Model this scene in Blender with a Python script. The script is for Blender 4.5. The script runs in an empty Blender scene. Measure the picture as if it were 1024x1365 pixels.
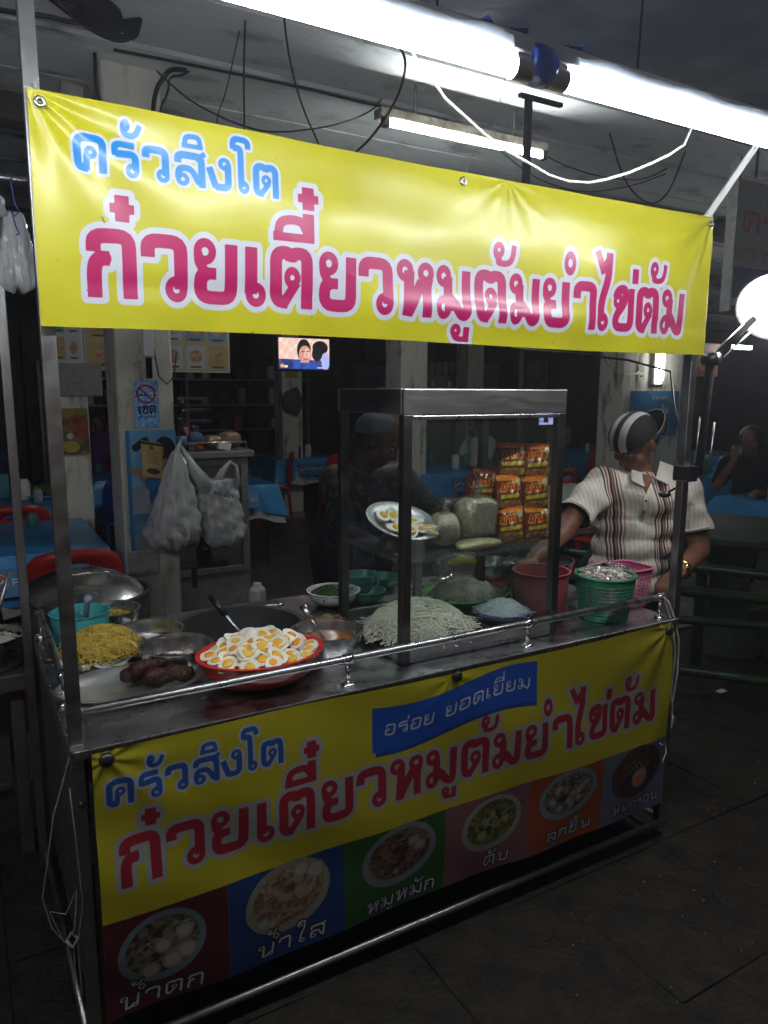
import bpy, bmesh, math, random
import numpy as np
from mathutils import Vector, Matrix
random.seed(7); rng=np.random.default_rng(7)
R=math.radians; PI=math.pi
S=bpy.context.scene
# ------------------------------------------------------------------ camera
cam=bpy.data.cameras.new('camera'); camo=bpy.data.objects.new('camera',cam); S.collection.objects.link(camo)
cam.sensor_fit='VERTICAL'; cam.sensor_height=36; cam.lens=25.78; cam.clip_end=400; cam.clip_start=.05
rt=Vector((0.86725457,-0.49784887,0.0040015)); up=Vector((0.0777209,0.14332013,0.98661989)); fw=Vector((0.49176109,0.85533961,-0.1629883))
camo.matrix_world=Matrix(((rt.x,up.x,-fw.x,0),(rt.y,up.y,-fw.y,0),(rt.z,up.z,-fw.z,1.55),(0,0,0,1)))
S.camera=camo
# ------------------------------------------------------------------ world (night)
W=bpy.data.worlds.new('World'); S.world=W; W.use_nodes=True
nt=W.node_tree; bg=nt.nodes['Background']
sky=nt.nodes.new('ShaderNodeTexSky'); sky.sky_type='NISHITA'; sky.sun_disc=False
sky.sun_elevation=R(-4); sky.sun_rotation=R(200)
nt.links.new(sky.outputs[0],bg.inputs[0]); bg.inputs[1].default_value=1.15
S.view_settings.view_transform='Standard'; S.view_settings.look='None'; S.view_settings.exposure=0; S.view_settings.gamma=1
S.cycles.max_bounces=7; S.cycles.transparent_max_bounces=24; S.cycles.caustics_reflective=False; S.cycles.caustics_refractive=False
HAZE=.007; TUBE_E=64; FIX_E=95; LAMP_E=42

# ------------------------------------------------------------------ helpers
class MB:
    def __init__(s): s.v=[]; s.f=[]; s.m=[]
    def add(s,v,f,m=0):
        b=len(s.v); s.v+= [tuple(map(float,p)) for p in v]; s.f+=[tuple(i+b for i in q) for q in f]; s.m+=[m]*len(f); return s
    def box(s,a,b,m=0,rot=None,piv=None):
        x0,y0,z0=a;x1,y1,z1=b
        v=[(x0,y0,z0),(x1,y0,z0),(x1,y1,z0),(x0,y1,z0),(x0,y0,z1),(x1,y0,z1),(x1,y1,z1),(x0,y1,z1)]
        if rot is not None:
            p=Vector(piv) if piv else Vector(((x0+x1)/2,(y0+y1)/2,(z0+z1)/2)); v=[rot@(Vector(q)-p)+p for q in v]
        return s.add(v,[(0,3,2,1),(4,5,6,7),(0,1,5,4),(1,2,6,5),(2,3,7,6),(3,0,4,7)],m)
    def tube(s,pts,r,n=8,m=0,cap=True,closed=False):
        pts=[Vector(p) for p in pts]; N=len(pts); rr=r if hasattr(r,'__len__') else [r]*N
        v=[];f=[]; u=None
        for i,p in enumerate(pts):
            if closed: t=(pts[(i+1)%N]-pts[i-1])
            else: t=(pts[min(i+1,N-1)]-pts[max(i-1,0)])
            if t.length<1e-9: t=Vector((0,0,1))
            t.normalize()
            if u is None: u=t.cross(Vector((0,0,1)) if abs(t.z)<.9 else Vector((1,0,0)))
            u=(u-t*u.dot(t)); u.normalize(); w=t.cross(u)
            for k in range(n):
                a=2*PI*k/n; v.append(p+u*(math.cos(a)*rr[i])+w*(math.sin(a)*rr[i]))
        for i in range(N if closed else N-1):
            j=(i+1)%N
            for k in range(n): f.append((i*n+k,i*n+(k+1)%n,j*n+(k+1)%n,j*n+k))
        if cap and not closed: f.append(tuple(range(n))[::-1]); f.append(tuple((N-1)*n+k for k in range(n)))
        return s.add(v,f,m)
    def lathe(s,prof,c=(0,0,0),n=32,sx=1,sy=1,rot=None,m=0,fn=None):
        v=[];f=[];c=Vector(c)
        for (r,z) in prof:
            for k in range(n):
                a=2*PI*k/n; q=Vector((r*math.cos(a)*sx,r*math.sin(a)*sy,z))
                if fn: q=fn(q,a)
                if rot is not None: q=rot@q
                v.append(q+c)
        for i in range(len(prof)-1):
            for k in range(n): f.append((i*n+k,i*n+(k+1)%n,(i+1)*n+(k+1)%n,(i+1)*n+k))
        flat=len(prof)==2 and prof[0][1]==prof[1][1]; ring=prof[0]==prof[-1]
        if prof[0][0]>1e-4 and not flat and not ring: f.append(tuple(range(n))[::-1])
        if prof[-1][0]>1e-4 and not flat and not ring: f.append(tuple((len(prof)-1)*n+k for k in range(n)))
        return s.add(v,f,m)
    def ell(s,c,r,n=16,h=10,rot=None,m=0,fn=None):
        pr=[(max(math.sin(PI*i/h),1e-7),-math.cos(PI*i/h)) for i in range(h+1)]
        rx,ry,rz=r if hasattr(r,'__len__') else (r,r,r)
        v=[];f=[];c=Vector(c)
        for (a,z) in pr:
            for k in range(n):
                q=Vector((a*math.cos(2*PI*k/n)*rx,a*math.sin(2*PI*k/n)*ry,z*rz))
                if fn: q=fn(q)
                if rot is not None: q=rot@q
                v.append(q+c)
        for i in range(h):
            for k in range(n): f.append((i*n+k,i*n+(k+1)%n,(i+1)*n+(k+1)%n,(i+1)*n+k))
        return s.add(v,f,m)
    def build(s,name,mat,parent=None,smooth=False,bevel=0,label=None,kind=None,local=False):
        off=Vector((0,0,0))
        if parent is not None and not local: off=gl(parent)
        me=bpy.data.meshes.new(name); me.from_pydata([tuple(Vector(p)-off) for p in s.v] if off.length else s.v,[],s.f)
        mats=mat if isinstance(mat,(list,tuple)) else [mat]
        for q in mats: me.materials.append(q)
        if len(mats)>1: me.polygons.foreach_set('material_index',s.m)
        if smooth: me.polygons.foreach_set('use_smooth',[True]*len(s.f)); 
        o=bpy.data.objects.new(name,me); S.collection.objects.link(o)
        if smooth=='a':
            me.set_sharp_from_angle(angle=R(40))
        if parent is not None: o.parent=parent
        if bevel:
            b=o.modifiers.new('b','BEVEL'); b.width=bevel; b.segments=2; b.limit_method='ANGLE'
        if label: o['label']=label
        if kind: o['kind']=kind
        return o
def gl(o):
    p=Vector((0,0,0))
    while o is not None: p=p+Vector(o.location); o=o.parent
    return p
def tag(o,label,cat,group=None,kind=None):
    o['label']=label; o['category']=cat
    if group: o['group']=group
    if kind: o['kind']=kind
    return o
def T(name,label,cat,loc=(0,0,0),group=None):
    o=bpy.data.objects.new(name,None); o.empty_display_size=.05; S.collection.objects.link(o); o.location=loc
    return tag(o,label,cat,group)
def copy_tree(o,parent=None,loc=None,rot=None,scale=None,label=None,group=None):
    c=o.copy(); S.collection.objects.link(c); c.parent=parent
    if loc is not None: c.location=loc
    if rot is not None: c.rotation_euler=rot
    if scale is not None: c.scale=scale
    if label: c['label']=label
    if group: c['group']=group
    for ch in list(o.children): copy_tree(ch,c)
    return c

# ------------------------------------------------------------------ materials
def nm(name):
    m=bpy.data.materials.new(name); m.use_nodes=True; t=m.node_tree; return m,t,t.nodes['Principled BSDF']
def N(t,ty,**k):
    n=t.nodes.new(ty)
    for a,b in k.items():
        if a.startswith('i_'):
            key=a[2:]; key=int(key) if key.isdigit() else key.replace('_',' ')
            n.inputs[key].default_value=b
        else: setattr(n,a,b)
    return n
def pm(name,c1,c2=None,scale=8,rough=.5,metal=0,bump=0,bscale=60,rvar=0,stretch=None,spec=.5,thr=(.35,.65),trans=0,emis=0,coat=0,sub=0):
    m,t,p=nm(name); L=t.links.new
    tc=N(t,'ShaderNodeTexCoord'); mp=N(t,'ShaderNodeMapping'); L(tc.outputs['Object'],mp.inputs[0])
    if stretch: mp.inputs['Scale'].default_value=stretch
    c1=(*c1,1); p.inputs['Base Color'].default_value=c1
    if c2 is not None:
        n=N(t,'ShaderNodeTexNoise',i_Scale=scale,i_Detail=6,i_Roughness=.62); L(mp.outputs[0],n.inputs[0])
        mr=N(t,'ShaderNodeMapRange',i_1=thr[0],i_2=thr[1]); L(n.outputs[0],mr.inputs[0])
        mx=N(t,'ShaderNodeMix',data_type='RGBA'); mx.inputs[6].default_value=c1; mx.inputs[7].default_value=(*c2,1)
        L(mr.outputs[0],mx.inputs[0]); L(mx.outputs[2],p.inputs['Base Color'])
    p.inputs['Roughness'].default_value=rough; p.inputs['Metallic'].default_value=metal; p.inputs['Specular IOR Level'].default_value=spec
    if rvar:
        n=N(t,'ShaderNodeTexNoise',i_Scale=bscale*.4,i_Detail=5); L(mp.outputs[0],n.inputs[0])
        mr=N(t,'ShaderNodeMapRange',i_1=.3,i_2=.7,i_3=max(rough-rvar,.03),i_4=rough+rvar); L(n.outputs[0],mr.inputs[0]); L(mr.outputs[0],p.inputs['Roughness'])
    if bump:
        n=N(t,'ShaderNodeTexNoise',i_Scale=bscale,i_Detail=5); L(mp.outputs[0],n.inputs[0])
        b=N(t,'ShaderNodeBump',i_Strength=bump,i_Distance=.01); L(n.outputs[0],b.inputs['Height']); L(b.outputs[0],p.inputs['Normal'])
    if trans: p.inputs['Transmission Weight'].default_value=trans
    if emis: p.inputs['Emission Color'].default_value=c1; p.inputs['Emission Strength'].default_value=emis
    if coat: p.inputs['Coat Weight'].default_value=coat; p.inputs['Coat Roughness'].default_value=.1
    if sub: p.inputs['Subsurface Weight'].default_value=sub; p.inputs['Subsurface Radius'].default_value=(.01,.005,.003)
    return m
def glassmat(name,tint=(.93,.96,.95),g=.08,rough=.03,veil=0):
    m=bpy.data.materials.new(name); m.use_nodes=True; t=m.node_tree; t.nodes.clear(); L=t.links.new
    o=N(t,'ShaderNodeOutputMaterial'); tr=N(t,'ShaderNodeBsdfTransparent'); tr.inputs[0].default_value=(*tint,1)
    gl_=N(t,'ShaderNodeBsdfGlossy',i_Roughness=rough); lw=N(t,'ShaderNodeLayerWeight',i_Blend=.5); pw5=N(t,'ShaderNodeMath',operation='POWER',i_1=5.0); L(lw.outputs['Facing'],pw5.inputs[0])
    ge=N(t,'ShaderNodeNewGeometry'); ma=N(t,'ShaderNodeMath',operation='MULTIPLY_ADD',i_1=.75,i_2=.035); L(pw5.outputs[0],ma.inputs[0]); inv=N(t,'ShaderNodeMath',operation='SUBTRACT',i_0=1.0); L(ge.outputs['Backfacing'],inv.inputs[1]); fr=N(t,'ShaderNodeMath',operation='MULTIPLY'); L(ma.outputs[0],fr.inputs[0]); L(inv.outputs[0],fr.inputs[1])
    mx=N(t,'ShaderNodeMixShader'); L(fr.outputs[0],mx.inputs[0]); L(tr.outputs[0],mx.inputs[1]); L(gl_.outputs[0],mx.inputs[2])
    if veil:
        d=N(t,'ShaderNodeBsdfDiffuse'); d.inputs[0].default_value=(.7,.75,.75,1); m2=N(t,'ShaderNodeMixShader',i_0=veil)
        L(mx.outputs[0],m2.inputs[1]); L(d.outputs[0],m2.inputs[2]); L(m2.outputs[0],o.inputs[0])
    else: L(mx.outputs[0],o.inputs[0])
    return m
def bagmat(name,col=(.8,.82,.84),clear=.25,rough=.28,gloss=.25):
    m=bpy.data.materials.new(name); m.use_nodes=True; t=m.node_tree; t.nodes.clear(); L=t.links.new
    o=N(t,'ShaderNodeOutputMaterial'); tr=N(t,'ShaderNodeBsdfTransparent'); d=N(t,'ShaderNodeBsdfDiffuse'); d.inputs[0].default_value=(*col,1)
    tl=N(t,'ShaderNodeBsdfTranslucent'); tl.inputs[0].default_value=(*col,1); g=N(t,'ShaderNodeBsdfGlossy',i_Roughness=rough)
    n=N(t,'ShaderNodeTexNoise',i_Scale=9,i_Detail=3,i_Distortion=1.5); b=N(t,'ShaderNodeBump',i_Strength=.7,i_Distance=.012); L(n.outputs[0],b.inputs['Height'])
    tc=N(t,'ShaderNodeTexCoord'); mpp=N(t,'ShaderNodeMapping'); mpp.inputs['Scale'].default_value=(3.2,3.2,.8); L(tc.outputs['Object'],mpp.inputs[0]); L(mpp.outputs[0],n.inputs[0])
    for q in (d,tl,g): L(b.outputs[0],q.inputs['Normal'])
    a=N(t,'ShaderNodeMixShader',i_0=.25); L(d.outputs[0],a.inputs[1]); L(tl.outputs[0],a.inputs[2])
    c=N(t,'ShaderNodeMixShader',i_0=clear); L(a.outputs[0],c.inputs[1]); L(tr.outputs[0],c.inputs[2])
    lw=N(t,'ShaderNodeLayerWeight',i_Blend=.35); L(b.outputs[0],lw.inputs['Normal']); mu=N(t,'ShaderNodeMath',operation='MULTIPLY',i_1=gloss*3); L(lw.outputs['Fresnel'],mu.inputs[0])
    e=N(t,'ShaderNodeMixShader'); L(mu.outputs[0],e.inputs[0]); L(c.outputs[0],e.inputs[1]); L(g.outputs[0],e.inputs[2]); L(e.outputs[0],o.inputs[0])
    return m
def emat(name,col,st):
    m=bpy.data.materials.new(name); m.use_nodes=True; t=m.node_tree; t.nodes.clear()
    o=N(t,'ShaderNodeOutputMaterial'); e=N(t,'ShaderNodeEmission',i_Strength=st); e.inputs[0].default_value=(*col,1); t.links.new(e.outputs[0],o.inputs[0]); return m

M={}
M['steel']=pm('steel',(.66,.66,.67),(.52,.52,.53),14,.30,1,.012,90,.06)
M['brushed']=pm('brushed_steel',(.60,.60,.61),(.48,.48,.49),9,.36,1,.02,40,.06,stretch=(1,1,6))
M['caseframe']=pm('dark_case_frame_steel',(.16,.16,.165),(.10,.10,.105),9,.4,1,.02,40,.06)
M['counter']=pm('wet_steel_counter',(.56,.56,.57),(.46,.46,.47),6,.30,1,.16,34,.10)
M['frontlip']=pm('scratched_steel_lip',(.42,.42,.43),(.28,.28,.29),6,.3,1,.1,30,.1,stretch=(1,8,8))
M['post']=pm('square_steel_post',(.40,.41,.42),(.33,.33,.34),16,.36,1,.03,60,.06)
M['bowl']=pm('bowl_steel',(.66,.65,.64),(.54,.53,.52),18,.25,1,.02,60,.06)
M['darksteel']=pm('dark_dull_steel',(.13,.13,.13),(.07,.07,.07),8,.5,.6,.1,40)
M['black']=pm('black_plastic',(.012,.012,.014),None,8,.35)
M['matblack']=pm('matt_black',(.0025,.0025,.003),None,8,.9,spec=.05)
M['chrome']=pm('chrome',(.75,.75,.76),None,8,.1,1)
M['glass']=glassmat('case_glass',(.90,.93,.92),veil=.008); M['shelfglass']=glassmat('shelf_glass',(.90,.96,.93),veil=.03)
M['clearbag']=bagmat('clear_plastic_bag',(.95,.95,.88),.90,.12,.28)
M['whitebag']=bagmat('white_plastic_bag',(.93,.95,.98),.10,.16,.40)
M['wrap']=bagmat('lamp_wrap_film',(.75,.82,.95),.72,.3,.1)
M['bluewrap']=bagmat('blue_lamp_wrap',(.03,.10,.55),.25,.3,.2)
M['redplastic']=pm('red_plastic_basin',(.62,.03,.012),None,8,.28,coat=.3)
M['teal']=pm('teal_plastic',(.06,.36,.38),None,8,.35)
M['cyanbowl']=pm('green_melamine',(.05,.20,.17),None,8,.3)
M['maroon']=pm('maroon_plastic',(.33,.06,.075),None,8,.4)
M['greenpl']=pm('green_plastic_basket',(.02,.22,.12),None,8,.35)
M['pinkpl']=pm('pink_plastic_basket',(.50,.11,.22),None,8,.4)
M['greenplate']=pm('bright_green_plastic',(.10,.50,.06),None,8,.35)
M['blueplate']=pm('pale_blue_plastic',(.22,.30,.55),None,8,.35)
M['eggw']=pm('egg_white',(.93,.90,.80),(.88,.84,.70),40,.3,0,.05,80,sub=.05)
M['yolk']=pm('egg_yolk',(.95,.40,.015),(.95,.55,.05),60,.55,0,.35,160)
M['ricen']=pm('rice_noodle',(.90,.85,.72),(.74,.68,.54),30,.35)
M['verm']=pm('vermicelli',(.74,.75,.66),(.5,.5,.45),30,.4)
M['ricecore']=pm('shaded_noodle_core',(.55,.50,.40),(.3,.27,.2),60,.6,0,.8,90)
M['glassn']=pm('glass_noodle',(.72,.76,.78),None,30,.3)
M['eggn']=pm('egg_noodle',(.62,.45,.07),(.42,.28,.04),50,.42)
M['meat']=pm('braised_sausage',(.055,.013,.005),(.018,.005,.003),45,.4,0,1.0,70,spec=.35)
M['soup']=pm('orange_broth',(.42,.16,.03),(.30,.10,.02),18,.12,0,.1,30)
M['darkbroth']=pm('dark_broth',(.03,.02,.012),None,8,.1)
M['herb']=pm('chopped_herb',(.06,.12,.02),(.03,.07,.01),30,.5)
M['white_ceramic']=pm('white_ceramic',(.72,.72,.70),None,8,.15)
M['brownegg']=pm('stewed_egg',(.42,.30,.2),None,8,.35)
M['skin']=pm('tanned_skin',(.22,.10,.055),(.16,.07,.038),20,.5,0,.1,200,sub=.08)
M['hair']=pm('black_hair',(.010,.009,.009),(.022,.018,.016),60,.45,0,.6,120)
M['concrete']=pm('stained_concrete',(.36,.35,.31),(.15,.14,.12),5,.85,0,.4,25,thr=(.42,.68))
M['pillarpaint']=pm('peeling_cream_pillar_paint',(.74,.72,.64),(.20,.16,.12),3.2,.8,0,.3,20,stretch=(2.2,2.2,.7),thr=(.53,.66))
M['oldceil']=pm('mould_stained_ceiling_board',(.80,.82,.83),(.22,.22,.225),3.0,.9,0,.9,24,stretch=(.6,1.1,1),thr=(.55,.72))
M['tarp']=pm('dark_canopy_tarpaulin',(.085,.095,.125),(.05,.055,.075),3,.75,0,.2,10)
M['beam']=pm('dark_beam',(.10,.09,.08),(.04,.035,.03),6,.8,0,.3,20)
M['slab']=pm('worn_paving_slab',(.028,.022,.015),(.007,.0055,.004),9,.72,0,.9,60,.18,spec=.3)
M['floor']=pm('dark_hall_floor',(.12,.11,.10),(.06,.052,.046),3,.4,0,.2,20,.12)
M['grout']=pm('dark_soil_joint',(.018,.015,.013),None,8,.9)
M['wallback']=pm('dark_hall_wall',(.06,.05,.045),(.03,.026,.024),2,.9,0,.2,15)
M['shutter']=pm('dark_wood_shutter',(.12,.085,.065),(.05,.035,.028),6,.7,0,.2,30)
M['bluecloth']=pm('blue_vinyl_tablecloth',(.06,.38,.80),(.035,.26,.62),4,.3,0,.25,14)
M['whitecloth']=pm('white_lining',(.6,.6,.6),None,8,.6)
M['redchair']=pm('red_plastic_chair',(.42,.018,.016),None,8,.35)
M['bluechair']=pm('blue_plastic_chair',(.015,.05,.25),None,8,.35)
M['metalleg']=pm('grey_metal_leg',(.10,.10,.10),None,8,.4,.7)
M['bamboo']=pm('green_painted_bamboo',(.022,.06,.016),(.010,.026,.008),9,.35,0,.15,40)
M['stone']=pm('terrazzo_stone',(.06,.07,.06),(.025,.03,.025),40,.7,0,.3,60)
M['galv']=pm('galvanised_cabinet',(.33,.33,.32),(.24,.24,.235),25,.5,.4,.1,80)
M['mesh']=pm('fine_grey_mesh',(.13,.135,.13),(.09,.09,.09),120,.6,.2,.5,300)
M['rope']=pm('white_nylon_rope',(.55,.53,.50),(.4,.38,.36),60,.7,0,.5,200)
M['whitewire']=pm('white_flex',(.7,.68,.64),None,8,.4)
M['cable']=pm('black_cable',(.02,.02,.023),None,8,.5)
M['tube']=emat('lit_fluorescent_tube',(.93,.97,1.0),TUBE_E)
M['fix']=emat('lit_hall_tube',(.93,1.0,.97),FIX_E)
M['walltube']=emat('lit_wall_tube',(.97,1.0,.93),24)
M['lamp']=emat('lit_clip_lamp_diffuser',(1,.97,.95),LAMP_E)
M['white']=pm('white_enamel',(.78,.79,.8),None,8,.4)
M['darkpole']=pm('dark_painted_pole',(.035,.04,.055),None,8,.5)
M['bluepole']=pm('blue_painted_pole',(.03,.05,.12),None,8,.4)
M['orange']=pm('orange_plastic',(.55,.12,.03),None,8,.4)
M['leaf']=pm('salad_leaf',(.08,.2,.04),(.04,.1,.02),30,.5)
M['bottle']=pm('dark_bottle_glass',(.02,.012,.01),None,8,.08,coat=.5)
M['label']=pm('pink_bottle_label',(.6,.08,.15),None,8,.5)
M['breadbag']=pm('bread',(.5,.28,.1),None,8,.5)

# ------------------------------------------------------------------ Thai letters as stroked shapes (body height 10)
h=.97
def LP(cx,cy,rx=1.13,ry=1.3,t=1.2): return ('o',cx,cy,rx,ry,t)
def ST(t,*p): return ('s',t,list(p))
G={
'ก':(7.1,[ST(1.95,(1,0),(1,4.6),(1.7,5.75),(3.3,5.75)),ST(1.95,(1,6.6),(1,8.9),(6.15,9.15),(6.15,0))]),
'ว':(6.9,[ST(1.95,(.97,6.5),(.97,9.03),(5.95,9.03),(5.95,1.9)),LP(5.2,1.9)]),
'ย':(7.2,[LP(1.8,8.05,1.2,1.35),ST(1.3,(.68,8),(.75,6),(2.1,4.95)),ST(1.7,(3.65,4.72),(1.9,4.72)),ST(1.95,(2.3,4.7),(1.05,4.4),(1.1,.97),(6.15,.97),(6.15,9.5))]),
'เ':(3.5,[ST(1.95,(.97,9.5),(.97,2)),LP(1.8,1.9)]),
'แ':(7.5,[ST(1.95,(.97,9.5),(.97,2)),LP(1.8,1.9),ST(1.95,(4.97,9.5),(4.97,2)),LP(5.8,1.9)]),
'ต':(7.6,[ST(1.95,(3.1,.95),(1.0,1.1),(1.0,9.0),(3.3,9.3),(3.7,8.1)),ST(1.95,(3.7,8.1),(4.2,9.2),(6.6,9.1),(6.6,0)),LP(3.9,5.1,.93,1.15,1.1),ST(1.5,(2.35,.7),(4.7,4.4))]),
'ด':(7.6,[ST(1.95,(3.1,.95),(1.0,1.1),(1.0,9.05),(6.6,9.05),(6.6,0)),LP(3.9,5.1,.93,1.15,1.1),ST(1.5,(2.35,.7),(4.7,4.4))]),
'ค':(8.0,[ST(1.95,(3.4,.95),(1.0,1.1),(1.0,9.05),(7,9.05),(7,0)),LP(4.1,5.3,1.0,1.15,1.1),ST(1.6,(3.1,.5),(3.2,4.6))]),
'ห':(8.2,[LP(1.8,8.35,1.2,1.35,1.2),ST(2.0,(2.75,8.4),(2.6,5),(2.15,0)),ST(1.9,(2.3,.5),(5.5,6.6)),LP(6.4,8.2,1.2,1.3,1.2),ST(1.95,(7.1,7.4),(6.6,5.8),(6.6,0))]),
'ม':(8.6,[LP(1.9,8.1,1.2,1.35,1.2),ST(1.95,(3,8),(3,1.6)),LP(1.75,2.2,1.2,1.5,1.2),ST(1.95,(3.1,3.9),(3.9,3.9),(5.9,.9),(7.3,.95)),ST(1.95,(7.55,9.5),(7.5,1.0),(6.2,.95))]),
'น':(8.4,[LP(1.9,8.1,1.2,1.35,1.2),ST(1.95,(3,8),(3,.4)),ST(1.8,(3,1.1),(4.4,1.1),(6.2,2.9)),LP(6.2,1.9,1.1,1.2,1.2),ST(1.95,(7.2,9.5),(7.2,2))]),
'บ':(7.4,[LP(1.7,8.1,1.1,1.3,1.2),ST(1.95,(2.0,7.6),(2.0,.97),(6.2,.97),(6.2,9.5))]),
'ป':(7.4,[LP(1.7,8.1,1.1,1.3,1.2),ST(1.95,(2.0,7.6),(2.0,.97),(6.2,.97),(6.2,13))]),
'อ':(7.2,[LP(2.2,5.3,.9,1.0,1.1),ST(1.9,(1.0,5.4),(1.0,.97),(6.2,.97),(6.2,9.03),(1.2,9.03),(1.0,7.4))]),
'ข':(7.1,[LP(1.65,6.7,.95,1.15,1.1),ST(1.8,(.75,7.2),(1.4,9),(4.1,9.4),(4.0,6.4),(1.1,3.4),(1.1,.97),(6.0,.97),(6.0,9.5))]),
'ช':(7.6,[LP(1.65,6.7,.95,1.15,1.1),ST(1.8,(.75,7.2),(1.4,9),(4.1,9.4),(4.0,6.4),(1.1,3.4),(1.1,.97),(6.2,.97),(6.2,6.2),(5.2,8),(7.3,9.8))]),
'ร':(6.9,[ST(1.7,(.9,5.4),(.9,9.0),(5.9,8.9)),ST(1.9,(1.0,6.0),(5.95,6.6),(5.95,1.9)),LP(5.1,1.9)]),
'ล':(8,[ST(1.95,(.97,6.6),(.97,9.03),(6.9,9.03),(6.9,0)),LP(2.0,1.9),ST(1.7,(.85,2),(1.1,5.2),(4.2,5.4),(6.2,1))]),
'ส':(8,[ST(1.95,(.97,6.6),(.97,9.0),(6.9,9.0),(6.9,0)),ST(1.4,(5.4,7.9),(7.9,10.2)),LP(2.0,1.9),ST(1.7,(.85,2),(1.1,5.2),(4.2,5.4),(6.2,1))]),
'ง':(7,[LP(5.1,8.0),ST(1.95,(6.0,8),(6.0,.97),(2.4,.97)),ST(1.95,(2.6,.6),(.9,6.6))]),
'า':(6.8,[ST(1.95,(.97,6.4),(.97,9.03),(5.8,9.03),(5.8,0))]),
'ไ':(5.6,[ST(1.6,(.7,16.6),(2.9,12.0)),ST(1.6,(2.6,12.8),(4.3,15.2)),ST(1.9,(4.5,16.5),(4.3,11),(2.8,6),(2.8,2)),LP(3.5,1.9)]),
'ใ':(6.0,[LP(2.3,13.4,.9,1,1.1),ST(1.6,(1.3,13.6),(1.6,16.0),(4.6,16.0),(4.4,10),(3.0,6),(3.0,2)),LP(3.7,1.9)]),
'โ':(6.6,[ST(1.7,(.9,13.0),(.9,16.2),(5.6,16.1),(5.7,13.6)),ST(1.8,(.9,13.4),(3.3,13.6),(3.3,2)),LP(4.1,1.9)]),
# marks, drawn relative to the right edge of the consonant they sit on
'ี':(0,[ST(1.4,(-6.3,11.7),(-6.0,14.4),(-2.2,14.8),(-1.2,13)),ST(1.3,(-7.2,11.75),(.2,11.75)),ST(1.9,(-.8,11.1),(-.8,15.9))]),
'ิ':(0,[ST(1.4,(-6.3,11.7),(-6.0,14.4),(-1.6,14.6),(-1.2,11.9)),ST(1.3,(-7.2,11.75),(-.4,11.75))]),
'๋':(0,[ST(2.0,(-2.1,11.2),(-2.1,15)),ST(1.3,(-4,13.1),(-.2,13.1))]),
'+':(0,[ST(2.0,(-.9,16.5),(-.9,20.3)),ST(1.3,(-2.8,18.4),(1.0,18.4))]),
'่':(0,[ST(1.8,(-1,10.6),(-1,13.8))]),
'^':(0,[ST(1.8,(-1,16.4),(-1,19.2))]),
'้':(0,[LP(-4.1,14.3,.85,1.0,1.0),ST(1.1,(-4.95,14.2),(-4.7,12.9),(-3.6,12.5)),ST(1.1,(-3.7,12.9),(-4.6,11.75),(-1.6,11.7),(-.6,13.2),(-.4,15.5))]),
'*':(0,[LP(-3.4,18.4,.8,.95,1.0),ST(1.3,(-4.1,18.2),(-4.0,16.2),(-1.2,15.9),(-.2,19.6))]),
'ั':(0,[LP(-4.6,14.2,.85,.95,1.1),ST(1.5,(-5.3,14),(-5.0,11.6),(-1.6,11.6),(-.3,14.8))]),
'ู':(0,[LP(-3.3,-2.0,.75,.8,.9),ST(1.0,(-3.9,-2.2),(-3.3,-3.6),(-.4,-3.6)),ST(1.3,(-.75,-1.2),(-.75,-4.1))]),
'ํ':(0,[LP(-.2,13.4,1.1,1.7,1.2)]),
# latin letters for the printed tablecloths
'P':(7,[ST(1.9,(1,0),(1,10)),ST(1.9,(.5,9),(6,9),(6,4.4),(.5,4.4))]),'E':(6.4,[ST(1.9,(1,0),(1,10)),ST(1.8,(.5,9),(6,9)),ST(1.8,(.5,5),(5,5)),ST(1.8,(.5,1),(6,1))]),
'S':(7,[ST(1.9,(6,7.5),(5.5,9),(1,9),(1,5.3),(6,4.8),(6,1),(1,1),(.8,2.6))]),'I':(2.4,[ST(1.9,(1.2,0),(1.2,10))]),
'F':(6.4,[ST(1.9,(1,0),(1,10)),ST(1.8,(.5,9),(6,9)),ST(1.8,(.5,5),(5,5))]),'L':(6.4,[ST(1.9,(1,0),(1,10)),ST(1.8,(.5,1),(6,1))]),
' ':(4,[]),
}
def rnd(p,r=1.6):
    p=[np.array(q,float) for q in p]; out=[p[0]]
    for i in range(1,len(p)-1):
        a,b,c=p[i-1],p[i],p[i+1]; la=np.linalg.norm(a-b); lc=np.linalg.norm(c-b)
        A=b+(a-b)/la*min(r,la*.48); Cc=b+(c-b)/lc*min(r,lc*.48)
        for k in range(5):
            t=k/4; out.append((1-t)**2*A+2*t*(1-t)*b+t*t*Cc)
    out.append(p[-1]); return out
def seg_round(X,Y,a,b,r):
    ax,ay=a;bx,by=b; dx,dy=bx-ax,by-ay; L=dx*dx+dy*dy+1e-12
    t=np.clip(((X-ax)*dx+(Y-ay)*dy)/L,0,1); return np.hypot(X-ax-t*dx,Y-ay-t*dy)-r
def seg_butt(X,Y,a,b,r):
    ax,ay=a;bx,by=b; L=math.hypot(bx-ax,by-ay)+1e-9; ux,uy=(bx-ax)/L,(by-ay)/L
    cx,cy=(ax+bx)/2,(ay+by)/2; lx=np.abs((X-cx)*ux+(Y-cy)*uy)-L/2; ly=np.abs(-(X-cx)*uy+(Y-cy)*ux)-r
    return np.hypot(np.maximum(lx,0),np.maximum(ly,0))+np.minimum(np.maximum(lx,ly),0)
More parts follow.
